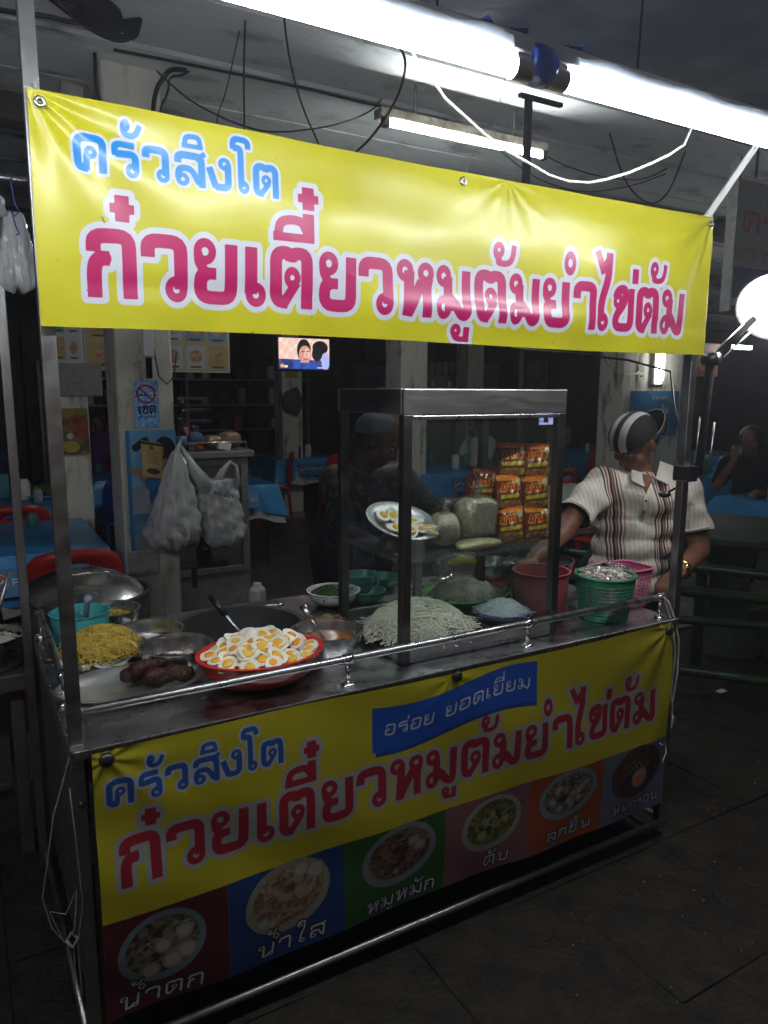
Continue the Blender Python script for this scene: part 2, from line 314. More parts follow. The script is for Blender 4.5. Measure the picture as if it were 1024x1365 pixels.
def glyph(D,U,V,g,x0,x1,base,unit,slant=0,bold=1.1):
    """draws glyph g between x0 and x1 into distance field D (metres)"""
    w,st=G[g]; sx=(x1-x0)/w if w else unit*(x1 if x1 else 1)
    f=lambda p:(x0+p[0]*sx+slant*p[1]*unit, base+p[1]*unit)
    m=1.6*unit
    lo=x0-8.5*sx-m if not w else min(x0,x1)-m; hi=x0+2*sx+m if not w else max(x0,x1)+m
    c0,c1=np.searchsorted(U[0],[lo-slant*5*unit-.02,hi+slant*20*unit+.02])
    if c1<=c0: return
    X=U[:,c0:c1];Y=V[:,c0:c1]; d=D[:,c0:c1]
    for s in st:
        if s[0]=='o':
            _,cx,cy,rx,ry,t=s; t*=bold; c=f((cx,cy)); rxm=rx*sx*(1.0);rym=ry*unit; 
            q=np.hypot((X-c[0])/rxm,(Y-c[1])/rym); rm=(rxm+rym)/2
            dd=np.abs(q-1)*rm-t*unit/2*min(1,sx/unit*1.15)
            np.minimum(d,dd,out=d)
        else:
            _,t,p=s; t*=bold; pts=[f(q) for q in rnd(p)]; r=t*unit/2*min(1,.35+.65*sx/unit)
            n=len(pts)
            for i in range(n-1):
                fn=seg_butt if i in (0,n-2) else seg_round
                np.minimum(d,fn(X,Y,pts[i],pts[i+1],r),out=d)
def layout(D,U,V,text,x0,x1,base,hgt,slant=0,bold=1):
    unit=hgt/10; tot=sum((G[c][0]+.9) if G[c][0] else 0 for c in text)-.9
    k=(x1-x0)/tot; x=x0; last=x0
    for c in text:
        w=G[c][0]
        if w: glyph(D,U,V,c,x,x+w*k,base,unit,slant,bold); last=x+w*k; x+=(w+.9)*k
        else: glyph(D,U,V,c,last,k/unit if k else 1,base,unit,slant,bold)
def ellipse(U,V,cx,cy,rx,ry,rot=0):
    c,s=math.cos(rot),math.sin(rot); a=(U-cx)*c+(V-cy)*s; b=-(U-cx)*s+(V-cy)*c
    return (np.hypot(a/rx,b/ry)-1)*min(rx,ry)
def rect(U,V,x0,x1,y0,y1): return np.maximum(np.maximum(x0-U,U-x1),np.maximum(y0-V,V-y1))
def sheet(name,P,w,hh,nx,nz,layers,base,parent=None,rough=.4,emis=0,soft=.0008,local=False,coat=0,thick=0,bump=0,trans=0,clear=False):
    """printed sheet: P(u,v)->xyz arrays; layers=(fieldfn,colour,offset) thresholded in the material. colour: rgb or (rgb,rgb,scale)"""
    u=np.linspace(0,w,nx+1); v=np.linspace(0,hh,nz+1); U,V=np.meshgrid(u,v)
    X,Y,Z=P(U,V); co=np.stack([X,Y,Z],-1).reshape(-1,3)
    if parent is not None and not local: co=co-np.array(gl(parent))
    i=np.arange((nx+1)*(nz+1)).reshape(nz+1,nx+1); F=np.stack([i[:-1,:-1],i[:-1,1:],i[1:,1:],i[1:,:-1]],-1).reshape(-1,4)
    me=bpy.data.meshes.new(name); me.vertices.add(len(co)); me.vertices.foreach_set('co',co.ravel())
    me.loops.add(F.size); me.loops.foreach_set('vertex_index',F.ravel().astype(np.int32)); me.polygons.add(len(F)); me.polygons.foreach_set('loop_start',np.arange(0,F.size,4,dtype=np.int32))
    me.update(calc_edges=True); me.validate(); me.polygons.foreach_set('use_smooth',[True]*len(F))
    m,t,p=nm(name+'_print'); L=t.links.new; cache={}
    def colnode(c):
        if isinstance(c[0],(tuple,list)):
            tc=N(t,'ShaderNodeTexCoord')
            if len(c)>3: n=N(t,'ShaderNodeTexVoronoi',i_Scale=c[2]); out=n.outputs['Color']; sep=N(t,'ShaderNodeSeparateColor'); L(out,sep.inputs[0]); fac=sep.outputs[0]
            else: n=N(t,'ShaderNodeTexNoise',i_Scale=c[2],i_Detail=4); mr=N(t,'ShaderNodeMapRange',i_1=.4,i_2=.6); L(n.outputs[0],mr.inputs[0]); fac=mr.outputs[0]
            L(tc.outputs['Object'],n.inputs[0])
            mx=N(t,'ShaderNodeMix',data_type='RGBA'); mx.inputs[6].default_value=(*c[0],1); mx.inputs[7].default_value=(*c[1],1); L(fac,mx.inputs[0]); return mx.outputs[2]
        r=N(t,'ShaderNodeRGB'); r.outputs[0].default_value=(*c,1); return r.outputs[0]
    cur=colnode(base)
    for k,(fn,c,off) in enumerate(layers):
        key=id(fn)
        if key not in cache:
            D=fn(U,V); an='p%d'%k; a=me.attributes.new(an,'FLOAT','POINT'); a.data.foreach_set('value',D.ravel().astype(np.float32))
            an_=N(t,'ShaderNodeAttribute',attribute_name=an); cache[key]=an_.outputs['Fac']
        mr=N(t,'ShaderNodeMapRange',i_1=off+soft,i_2=off-soft); L(cache[key],mr.inputs[0])
        mx=N(t,'ShaderNodeMix',data_type='RGBA'); L(mr.outputs[0],mx.inputs[0]); L(cur,mx.inputs[6]); L(colnode(c),mx.inputs[7]); cur=mx.outputs[2]
    if clear: L(mr.outputs[0],p.inputs['Alpha'])
    if emis:
        p.inputs['Base Color'].default_value=(0,0,0,1); L(cur,p.inputs['Emission Color']); p.inputs['Emission Strength'].default_value=emis
    else: L(cur,p.inputs['Base Color'])
    p.inputs['Roughness'].default_value=rough
    if coat: p.inputs['Coat Weight'].default_value=coat; p.inputs['Coat Roughness'].default_value=.18
    if bump:
        tc=N(t,'ShaderNodeTexCoord'); n=N(t,'ShaderNodeTexNoise',i_Scale=9,i_Detail=4,i_Distortion=.6); L(tc.outputs['Object'],n.inputs[0]); b=N(t,'ShaderNodeBump',i_Strength=bump,i_Distance=.02); L(n.outputs[0],b.inputs['Height']); L(b.outputs[0],p.inputs['Normal'])
    me.materials.append(m)
    o=bpy.data.objects.new(name,me); S.collection.objects.link(o)
    if parent is not None: o.parent=parent
    if thick: s=o.modifiers.new('t','SOLIDIFY'); s.thickness=thick; s.offset=1
    return o

# ================================================================== SETTING
g=MB(); g.box((-30,-12,-.3),(45,45,-.012)); tag(g.build('ground',M['grout']),'dark ground under and around the food stall','ground',kind='structure')
gp=bpy.data.objects['ground']; 
slab=MB(); s_=.2490; slab.box((-s_,-s_,-.03),(s_,s_,0)); 
first=None
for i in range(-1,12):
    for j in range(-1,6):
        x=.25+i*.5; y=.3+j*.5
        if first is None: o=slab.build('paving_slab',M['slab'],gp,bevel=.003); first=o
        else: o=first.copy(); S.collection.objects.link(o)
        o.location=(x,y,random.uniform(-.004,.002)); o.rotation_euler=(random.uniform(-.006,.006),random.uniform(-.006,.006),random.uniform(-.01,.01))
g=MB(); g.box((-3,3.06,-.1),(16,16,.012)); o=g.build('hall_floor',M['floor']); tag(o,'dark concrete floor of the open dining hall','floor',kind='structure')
# litter on the paving
for k in range(90):
    l=MB(); x=random.uniform(1.2,3.4); y=random.uniform(.9,1.9) if x>2.2 else random.uniform(.7,1.45); l.box((x,y,.003),(x+random.uniform(.002,.007),y+random.uniform(.002,.004),.006),rot=Matrix.Rotation(random.random()*6,3,'Z'))
    if k==0: lit=l
    else: lit.add(l.v,l.f)
tag(lit.build('litter',pm('dull_litter',(.35,.32,.25),(.1,.09,.06),2,.8)),'tiny scraps of pale litter scattered on the dark paving in front of stall','litter',kind='stuff')
# ceiling
ce=MB(); ce.box((-3,2.62,3.16),(16,16,3.4)); ceil=ce.build('ceiling',M['beam']); tag(ceil,'old board ceiling of the dining hall','ceiling',kind='structure')
bm_=MB(); bm_.box((-9.45,-.258,-.012),(9.45,.258,.012)); first=None
for k in range(17):
    if first is None: o=bm_.build('ceiling_board',M['oldceil'],ceil,local=True); first=o
    else: o=first.copy(); S.collection.objects.link(o)
    o.location=(6.5+random.uniform(-.1,.1),2.95+.55*k,3.135+random.uniform(-.006,.006))
    if k>0:
        pass
b=MB(); b.box((-3,2.56,2.98),(16,2.66,3.4)); tag(b.build('roof_edge_beam',M['beam']),'dark beam along the front edge of the hall ceiling','beam',kind='structure')
def tarpP(U,V): return U-3, -.6+V, 2.93+.10*np.sin(U*.9)*np.sin(V*1.2)-.05*V+.02*np.sin(U*5+V*3)
o=sheet('canopy_tarpaulin',tarpP,12,3.1,90,30,[],((.22,.25,.34),(.14,.16,.22),3),rough=.7,bump=.2); tag(o,'dark grey tarpaulin awning above the bright tubes','awning')
# walls
b=MB(); b.box((-3,15.6,0),(16,15.9,3.2)); tag(b.build('back_wall',M['wallback']),'dark back wall of the dining hall','wall')
b=MB(); b.box((-3.2,3,0),(-3,16,3.2)); tag(b.build('side_wall',M['wallback']),'dark wall on the left side of the dining hall','wall')
b=MB(); b.box((15.8,3,0),(16,16,3.2)); tag(b.build('far_side_wall',M['wallback']),'dark wall far right of the dining hall','wall')


def pillar(x0,x1,y,d,mat,label,z=3.12):
    t=T('pillar',label,'pillar',((x0+x1)/2,y,0)); q=MB(); q.box((x0,y,.0),(x1,y+d,z)); q.build('shaft',mat,t,bevel=.012)
    q=MB(); q.box((x0-.012,y-.012,0),(x1+.012,y+d+.012,.09)); q.build('plinth',M['concrete'],t,bevel=.01); return t
pillar(.71,1.0,4,.3,M['pillarpaint'],'nearest cream pillar with peeling paint, carrying the no smoking sticker and swimmer poster')
pillar(.55,.74,5.2,.2,M['pillarpaint'],'thin cream pillar behind the left tables with a brown poster')
pillar(3.32,3.58,8.2,.26,M['pillarpaint'],'small far pillar right below the television')
pillar(3.66,3.96,6.05,.3,M['pillarpaint'],'cream pillar rising just above left end of the glass case')
pillar(6.6,6.9,9,.3,M['pillarpaint'],'slim far pillar behind the middle of the glass case')
pillar(5.5,6.35,5.02,.3,M['pillarpaint'],'broad pale pillar behind the vendor with a lit tube and blue poster')
pillar(6.75,6.95,5.4,.25,M['concrete'],'grey pillar at right edge behind the clip lamp')
# dark far shutters and wall panels
sh=T('shutter_wall','tall dark wooden folding shutters across the back of the hall','shutters',(5,12,0)); q0=None
for k in range(22):
    q=MB(); q.box((-.26,-.03,0),(.26,.03,2.6)); 
    if q0 is None: q0=q.build('panel',M['shutter'],sh,bevel=.01,local=True); o=q0
    else: o=q0.copy(); S.collection.objects.link(o)
    o.location=(-5+k*.56,.0+ (k%2)*.04,0)

# ================================================================== FOOD CART
cart=T('food_cart','stainless steel street food cart with railing and corner posts','food cart',(1.09,2.0,0))
X0,X1,Y0,Y1,ZT=.150,2.035,1.575,2.44,.80
# counter with round opening for the stock pot
hc=(.72,2.17); hr=.205
ct=MB(); n=48
def ringpatch(z,flip):
    inn=[(hc[0]+hr*math.cos(2*PI*k/n),hc[1]+hr*math.sin(2*PI*k/n),z) for k in range(n)]
    out=[]
    for k in range(n):
        a=2*PI*k/n; c,s=math.cos(a),math.sin(a); q=.235/max(abs(c),abs(s)); out.append((hc[0]+q*c,hc[1]+q*s,z))
    f=[(k,(k+1)%n,n+(k+1)%n,n+k) for k in range(n)]
    ct.add(inn+out,[q[::-1] for q in f] if not flip else f)
ringpatch(ZT,False); ringpatch(ZT-.02,True)
ct.add([(hc[0]+hr*math.cos(2*PI*k/n),hc[1]+hr*math.sin(2*PI*k/n),z) for z in (ZT-.02,ZT) for k in range(n)],[(k,(k+1)%n,n+(k+1)%n,n+k) for k in range(n)])
a0,a1,b0,b1=hc[0]-.235,hc[0]+.235,hc[1]-.235,hc[1]+.235
for q in (((X0,Y0-.012,ZT-.02),(a0,Y1,ZT)),((a1,Y0-.012,ZT-.02),(X1,Y1,ZT)),((a0,Y0-.012,ZT-.02),(a1,b0,ZT)),((a0,b1,ZT-.02),(a1,Y1,ZT))): ct.box(*q)
ct.build('counter_top',M['counter'],cart)
q=MB(); q.box((X0,Y0-.019,ZT-.012),(X1,Y0-.0135,ZT+.003)); q.build('counter_edge',M['steel'],cart,bevel=.002)
q=MB(); q.box((X0-.006,Y0-.012,ZT-.035),(X0-.001,Y1,ZT+.003)); q.build('counter_edge',M['steel'],cart)
q=MB(); q.box((X0+.03,Y0+.012,.155),(X1-.03,Y0+.02,ZT-.021)); q.build('front_panel',M['darksteel'],cart)
q=MB(); q.box((X0+.004,Y0+.03,.155),(X0+.012,Y1-.02,ZT-.022)); q.build('side_panel',M['darksteel'],cart)
q=MB(); q.box((X1-.012,Y0+.03,.155),(X1-.004,Y1-.02,ZT-.022)); q.build('side_panel',M['darksteel'],cart)
q=MB(); q.box((X0+.02,Y0+.03,.15),(X1-.02,Y1-.02,.162)); q.build('bottom_shelf',M['darksteel'],cart)
for (x,y,zt,w) in ((.160,1.588,2.62,.014),(2.044,1.588,2.085,.0145),(.128,2.43,2.15,.0125),(2.066,2.45,2.70,.0125)):
    q=MB(); q.box((x-w,y-w,.02),(x+w,y+w,zt)); q.build('corner_post',M['darkpole'] if x>2.06 else M['post'],cart,bevel=.002)
q=MB(); q.box((2.02,2.440,2.70),(2.24,2.460,2.715)); q.build('cross_arm',M['darkpole'],cart)
for z in (.06,):
    q=MB(); q.tube([(.2,1.566,z),(2.05,1.566,z)],.011); q.build('base_tube',M['post'],cart,True)
    q=MB(); q.tube([(.15,1.60,z),(.135,2.43,z)],.011); q.build('base_tube',M['post'],cart,True)
    q=MB(); q.tube([(2.045,1.60,z),(2.06,2.44,z)],.011); q.build('base_tube',M['post'],cart,True)
q=MB(); q.tube([(-.05,2.43,2.137),(.22,2.43,2.137)],.010); q.build('hanging_bar',M['steel'],cart,True)
# rail round the counter
q=MB(); q.tube([(.176,1.60,.872),(2.00,1.60,.872)],.0105,12); q.build('front_rail',M['steel'],cart,True)
q=MB(); q.tube([(.167,1.66,.872),(.166,2.42,.872)],.0105,12); q.build('side_rail',M['steel'],cart,True)
for (x,y) in ((.815,1.60),(1.414,1.60),(1.99,1.60),(.167,1.83),(.166,2.40)):
    q=MB(); q.tube([(x,y,.80),(x,y,.866)],.006,10); q.lathe([(.019,.8005),(.019,.805),(.010,.810),(.0062,.811)],(x,y,0),16); q.tube([(x-.012,y,.872),(x+.012,y,.872)] if x>.2 else [(x,y-.012,.872),(x,y+.012,.872)],.0135,12); q.build('rail_support',M['chrome'],cart,True)
for k in range(4): # clamp bolts on the left post
    pass
q=MB(); q.ell((.162,1.570,.675),(.008,.005,.008)); q.build('bolt',M['black'],cart,True)
q=MB(); q.tube([(2.045,1.57,2.08),(2.08,.92,2.86)],.012,4); q.build('lamp_bracket',M['white'],cart)
q=MB(); q.tube([(.163,1.57,2.50),(.20,1.08,2.86)],.011,4); q.build('lamp_bracket',M['white'],cart)
wh=MB()
for (x,y) in ((.3,1.8),(.3,2.3),(1.9,1.8),(1.9,2.3)):
    q=MB(); q.lathe([(.02,-.015),(.055,-.015),(.06,-.008),(.06,.008),(.055,.015),(.02,.015)],(x,y,.06),20,rot=Matrix.Rotation(PI/2,3,'Y')); w_=q.build('caster_wheel',M['black'],cart,True)
    q=MB(); q.box((x-.022,y-.015,.06),(x+.022,y+.015,.15)); q.build('caster_fork',M['darksteel'],cart)

# ------------------------------------------------ banners
XT=[('ก',.237,.328),('๋',.331,.48),('ว',.339,.428),('ย',.442,.534),('เ',.552,.597),('ต',.607,.704),('ี',.706,1),('+',.708,1),('ย',.720,.814),('ว',.821,.910),('ห',.922,1.027),('ม',1.034,1.140),('ู',1.139,1),('ต',1.153,1.252),('้',1.279,1),('ม',1.262,1.366),('ย',1.379,1.472),('ํ',1.472,1),('า',1.487,1.572),('ไ',1.558,1.628),('ข',1.640,1.727),('่',1.738,1),('ต',1.736,1.829),('้',1.857,1),('ม',1.842,1.948)]
BT=[('ค',.222,.281),('ร',.289,.341),('ั',.346,1.05),('ว',.347,.399),('ส',.409,.472),('ิ',.470,1),('ง',.472,.525),('โ',.523,.567),('ต',.570,.629)]
def run(lst,x0,dx,kx,z,unit,wide=1.0):
    def f(U,V):
        D=np.full(U.shape,1.0)
        for (c,a,b) in lst:
            A=dx+(a-x0)*kx
            if G[c][0]: glyph(D,U,V,c,A,dx+(b-x0)*kx,z,unit)
            else: glyph(D,U,V,c,A,(wide if b>.9 else .95),z,unit)
        return D
    return f
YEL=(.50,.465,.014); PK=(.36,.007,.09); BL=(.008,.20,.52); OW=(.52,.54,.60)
bx0,bz0=.150,1.668
fpink=run(XT,bx0,0,1,1.725-bz0,.0128); fblue=run(BT,bx0,0,1,1.951-bz0,.0066,.95)
BWd,BHt=1.908,.412
def topP(U,V):
    u=U/BWd; v=V/BHt
    x=bx0+U+.006*v*0-.004*(1-v)*(1-u)
    z=bz0+V+ .006*(1-u)*(v) -.006*v*np.sin(PI*u)+.004*np.sin(U*3.1)*(1-v)
    y=1.560-.006-.010*np.sin(PI*v)*np.sin(PI*u)**.5
    # tension folds fanning from the tied corners and the middle grommet
    def fan(cx,cy,a0,k,amp,dec):
        dx=U-cx; dy=V-cy; r=np.hypot(dx,dy); a=np.arctan2(dy,dx+1e-9); return amp*np.sin((a-a0)*k)*np.exp(-r/dec)*np.minimum(r/.06,1)
    y+=fan(0,BHt,0,13,.0045,.22)+fan(BWd,BHt,.3,11,.005,.26)+fan(1.10,BHt,0,12,.0016,.09)
    y+=.0035*np.sin(U*6+V*9)*np.sin(PI*u)+.0016*np.abs(np.sin(U*3.3+V*7.1))**.35*np.sin(V*11)+.0018*np.sin(V*38+U*3)*np.exp(-((v-.9)/.2)**2)+.0016*np.sin(U*23-V*14)+.003*np.exp(-((v-.2)/.05)**2)*np.sin(U*4.5)
    y-=.010*np.exp(-((v-.18)/.10)**2)*np.exp(-((U-1.15)/.45)**2)
    return x,y,z
def dirt(U,V):
    rd=random.Random(4); D=np.full(U.shape,1.)
    for _ in range(46):
        x,y,rr=rd.uniform(0,BWd),rd.uniform(0,BHt),rd.uniform(.0006,.0019); D=np.minimum(D,np.hypot(U-x,(V-y)*rd.uniform(.6,1.4))-rr)
    D=np.minimum(D,seg_round(U,V,(.118,.205),(.122,.196),.0018)); return D
bn=T('upper_banner','yellow vinyl banner with large magenta Thai words hung above the cart','banner',(1.1,1.56,1.668))
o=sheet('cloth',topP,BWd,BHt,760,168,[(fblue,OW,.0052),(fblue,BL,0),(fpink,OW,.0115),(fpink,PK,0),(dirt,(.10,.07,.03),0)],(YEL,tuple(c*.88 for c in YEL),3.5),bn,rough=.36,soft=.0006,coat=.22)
def grommet(x,y,z,par,mat=None,r=.011):
    q=MB(); q.lathe([(r*.4,-.003),(r,-.003),(r,0),(r*.8,.003),(r*.4,.003),(r*.4,-.003)],(x,y,z),20,rot=Matrix.Rotation(PI/2,3,'X')); q.build('grommet',mat or M['steel'],par,True)
for (x,z) in ((.170,2.063),(1.11,2.055),(2.045,2.058)): grommet(x,1.548,z,bn)
q=MB(); q.tube([(.163,1.545,2.085),(.163,1.566,2.098),(.176,1.61,2.1),(.160,1.61,2.095),(.148,1.57,2.09)],.0022,6); tag(q.build('banner_tie',M['rope'],None,True),'white string tying the upper banner to the left post','string')
q=MB(); q.tube([(2.045,1.548,2.058),(2.052,1.556,2.09),(2.06,1.60,2.085),(2.03,1.60,2.08),(2.035,1.555,2.09)],.0022,6); tag(q.build('banner_tie',M['rope'],None,True),'white string tying the upper banner to the right post','string')

# lower banner
lx0,lz0=.184,.15; LW,LH=1.815,.645
def lx(a): return (a-.237)*((1.935-.226)/(1.948-.237))+.226-lx0
XL=[(c,lx(a),(lx(b) if G[c][0] else b)) for (c,a,b) in XT]; BLw=[(c,lx(a)-.004-.012*0,(lx(b)-.004 if G[c][0] else b)) for (c,a,b) in BT]
lp=run(XL,0,0,1,.472-lz0,.0112); lb=run(BLw,0,0,1,.664-lz0,.0063,.95)
pbx=[.184,.464,.775,1.09,1.40,1.706,2.05]
pcs=[(.05,.004,.007),(.005,.024,.10),(.011,.055,.007),(.12,.045,.055),(.18,.03,.006),(.07,.08,.12)]
lay=[]
for k in range(6):
    a,b=pbx[k]-lx0,pbx[k+1]-lx0
    lay.append(((lambda U,V,a=a,b=b:rect(U,V,a,b,-.1,.396-lz0)),pcs[k],0))
cen=[(.310,.298,.100,.088),(.620,.308,.115,.092),(.943,.308,.115,.090),(1.257,.305,.113,.082),(1.560,.315,.120,.080),(1.862,.308,.118,.088)]
foodc=[((.10,.05,.03),(.30,.26,.18)),((.35,.14,.07),(.50,.36,.24)),((.16,.05,.03),(.32,.2,.15)),((.08,.09,.02),(.28,.26,.08)),((.10,.07,.05),(.36,.3,.22)),((.06,.015,.01),(.13,.05,.03))]
rimc=[(.30,.40,.44),(.55,.50,.36),(.38,.42,.50),(.52,.55,.45),(.38,.48,.58),(.12,.05,.05)]
for k,(cx,cz,rx,rz) in enumerate(cen):
    cx-=lx0; cz-=lz0
    rm=(lambda U,V,cx=cx,cz=cz,rx=rx,rz=rz:ellipse(U,V,cx,cz,rx,rz,.12)); fd=(lambda U,V,cx=cx,cz=cz,rx=rx,rz=rz:ellipse(U,V,cx,cz+.003,rx*.84,rz*.80,.12))
    H=lambda c,f=.28:tuple(q*f for q in c)  # dims the dish print, shade painted into its colours
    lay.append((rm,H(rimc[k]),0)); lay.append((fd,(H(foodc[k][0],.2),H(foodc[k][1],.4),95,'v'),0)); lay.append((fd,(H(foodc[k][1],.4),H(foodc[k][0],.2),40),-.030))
    rs=random.Random(k*5+1)
    balls={0:[(.02,-.045,.024),(-.03,-.055,.023),(.055,-.03,.024),(.0,.0,.02),(.05,.02,.022)],1:[(.075,.045,.026),(.035,.06,.024),(-.07,-.05,.018),(-.045,-.06,.015)],2:[(.04,.03,.018),(.06,.01,.02),(-.01,-.05,.01)],3:[(-.04,-.03,.02),(.05,.0,.016),(.0,.03,.012)],4:[(rs.uniform(-.07,.07),rs.uniform(-.045,.045),.014) for _ in range(12)],5:[(.012,-.025,.038)]}[k]
    def bf(U,V,balls=balls,cx=cx,cz=cz):
        D=np.full(U.shape,1.)
        for (dx,dz,r) in balls: D=np.minimum(D,ellipse(U,V,cx+dx,cz+dz,r,r*.9))
        return D
    lay.append((bf,(.15,.13,.11) if k!=3 else (.12,.11,.04),0)); lay.append((bf,(.22,.20,.17) if k!=3 else (.17,.16,.06),-.006))
    if k==5: lay.append(((lambda U,V,cx=cx,cz=cz:ellipse(U,V,cx+.005,cz-.025,.02,.018)),(.5,.09,.02),0))
    def nood(U,V,cx=cx,cz=cz,rs=rs,rx=rx,rz=rz):
        D=np.full(U.shape,1.)
        for _ in range(9):
            x=cx+rs.uniform(-.6,.5)*rx; z=cz+rs.uniform(-.1,.6)*rz; a=rs.uniform(-.9,.9); l=rs.uniform(.01,.04); D=np.minimum(D,seg_round(U,V,(x,z),(x+l*math.cos(a),z+l*math.sin(a)),.0013))
        return D
    lay.append((nood,(.22,.20,.14),0))
cap=[('นํ้าตก',.205,.400,.160,.036),('นํ้าใส',.530,.718,.165,.036),('หมูหมัก',.838,1.058,.162,.032),('ตับ',1.226,1.322,.166,.036),('ลูกชิ*น',1.468,1.664,.172,.030),('หมูกรอบ',1.758,1.975,.174,.030)]
def capf(U,V):
    D=np.full(U.shape,1.)
    for (s,a,b,z,hh) in cap: layout(D,U,V,s.replace('ํ้','ํ*'),a-lx0,b-lx0,z-lz0,hh,.12,.8)
    return D
lay+=[(capf,(.01,.01,.02),.0045),(capf,(.34,.34,.36),-.0002)]
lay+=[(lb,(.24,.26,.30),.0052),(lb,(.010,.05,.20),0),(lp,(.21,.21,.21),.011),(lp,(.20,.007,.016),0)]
def rib(U,V,off=0):
    x=(U+lx0-.858)/(1.412-.858); c=.690+.022*0+.045*np.sin((x-.52)*3.6)*np.where(x<2,1,1)-.012; hw=.058+.004*np.cos(x*6)
    c=.700+.022*np.sin(2*PI*(x-.475)/1.3)-lz0
    return np.maximum(np.abs(V-c+off)-hw,np.abs(U+lx0-1.135)-.277)
def ribs(U,V): return np.maximum(rib(U,V,.012),-(U+lx0-.868))
def ribt(U,V):
    D=np.full(U.shape,1.)
    x=(U+lx0-.858)/(1.412-.858); c=.006+.022*np.sin(2*PI*(x-.475)/1.3)
    layout(D,U,V-c,'อร่อย',.892-lx0,1.045-lx0,.674-lz0,.034,.15,.72); layout(D,U,V-c,'ยอดเยี^ยม',1.078-lx0,1.385-lx0,.674-lz0,.034,.15,.72); return D
lay+=[(ribs,(.008,.03,.16),0),(rib,(.006,.05,.27),0),(ribt,(.38,.39,.42),0)]
def lowP(U,V):
    u=U/LW; v=V/LH
    x=lx0+U; z=lz0+V+.004*np.sin(U*4)*v-.006*np.sin(U*5.2)*(1-v)
    y=1.548-.004*np.sin(PI*v)
    def fan(cx,cy,a0,k,amp,dec):
        dx=U-cx; dy=V-cy; r=np.hypot(dx,dy); a=np.arctan2(dy,dx+1e-9); return amp*np.sin((a-a0)*k)*np.exp(-r/dec)*np.minimum(r/.05,1)
    y+=fan(.03,LH-.02,0,9,.0028,.20)+fan(.92,LH-.01,0,9,.0018,.10)+fan(LW-.03,LH-.02,.2,9,.0035,.24)
    y+=.0035*np.sin(U*9+V*16)+.003*np.sin(U*19-V*11)*(1-v)+.004*np.exp(-((U-.15-.5*(LH-V))/.05)**2)*np.sin(PI*v)+.003*np.sin(V*30+U*14)*np.exp(-u*3)
    y+=.006*np.exp(-((U-1.75)/.05)**2)*np.sin(V*18)
    return x,np.minimum(y,1.560),z
bl=T('lower_banner','yellow vinyl banner covering the cart front with six dish pictures','banner',(1.1,1.56,.15))
sheet('cloth',lowP,LW,LH,720,256,lay,(.29,.25,.007),bl,rough=.5,soft=.0007,coat=.05)  # upper banner's print repeated in darker colours, shade painted in
for (x,z) in ((.213,.778),(1.118,.785),(1.972,.775)):
    q=MB(); q.lathe([(.0001,.009),(.008,.008),(.014,.004),(.016,0),(.016,-.004)],(x,1.540,z),20,rot=Matrix.Rotation(PI/2,3,'X')); q.build('fixing_stud',M['black'],bl,True)

# ------------------------------------------------ lights over the stall
def tubelamp(xa,xb,label):
    t=T('fluorescent_lamp',label,'tube light',((xa+xb)/2,1.05,2.089),None)
    q=MB(); q.box((xa,1.035,2.106),(xb,1.075,2.136)); q.build('batten',M['white'],t,bevel=.004)
    q=MB(); q.tube([(xa+.03,1.05,2.085),(xb-.03,1.05,2.085)],.0155,16); q.build('tube',M['tube'],t,True)
    for x in (xa+.02,xb-.02):
        q=MB(); q.tube([(x-.018,1.05,2.086),(x+.018,1.05,2.086)],.019,16); q.box((x-.016,1.038,2.089),(x+.016,1.068,2.114)); q.build('lamp_holder',M['white'],t,'a')
    return t
ta=tubelamp(-.33,.885,'lit fluorescent tube above the left half of upper banner')
fill_tube=tubelamp(-1.59,-.37,'unseen fluorescent tube added for light beyond the left edge of the stall')  # unseen lamp, added to brighten the pillar and hanging bags
tb=tubelamp(.925,2.14,'lit fluorescent tube above the right half of upper banner, running out of frame')
for k,x in enumerate((-.1,.7,1.15,1.95)):
    q=MB(); q.tube([(x,1.057,2.136),(x,1.03,2.88)],.002,5); tag(q.build('hanging_wire',M['cable'],None,True),('first','second','third','last')[k]+' thin wire from the left holding up the bright tubes','wire')
# plastic film wrapped loosely round the lamps
def wrap(xa,xb,label,mat,seed):
    rs=random.Random(seed); q=MB(); n=40; v=[];f=[]; na=14
    for i in range(n+1):
        x=xa+(xb-xa)*i/n
        for k in range(na):
            a=2*PI*k/na; r=.027+.0015*math.sin(a*2+i*.9)+rs.uniform(-.001,.001)
            if math.sin(a)>.5: r+=.003*abs(math.sin(i*.7))
            v.append((x,1.053+r*.95*math.cos(a),2.104+r*1.15*math.sin(a)))
    for i in range(n):
        for k in range(na): f.append((i*na+k,i*na+(k+1)%na,(i+1)*na+(k+1)%na,(i+1)*na+k))
    q.add(v,f); tag(q.build('plastic_wrap',mat,None,True),label,'plastic film')
wrap(-.35,.835,'clear film wrapped round the left lit tube',M['wrap'],1); wrap(.98,2.17,'clear film wrapped round the right lit tube',M['wrap'],2)
q=MB(); q.lathe([(.026,-.026),(.031,-.022),(.033,0),(.031,.022),(.026,.026)],(.905,1.053,2.10),18,rot=Matrix.Rotation(PI/2,3,'Y')); tag(q.build('insulating_tape',M['bluewrap'],None,True),'dark blue plastic bound round the joint between the two lit tubes','tape')
q=MB()
for (x,dx,dz) in ((.80,-.02,.012),(.85,.015,.009),(.97,.02,.009)):
    q.add([(x-.03,1.04,2.136),(x+.03,1.06,2.136),(x+dx,1.03,2.137+dz*.5),(x+.01,1.08,2.142)],[(0,1,2),(1,3,2),(3,0,2)])
tag(q.build('torn_blue_plastic',M['bluewrap']),'torn blue plastic corners sticking up from the lamp wrapping','plastic scraps',kind='stuff')
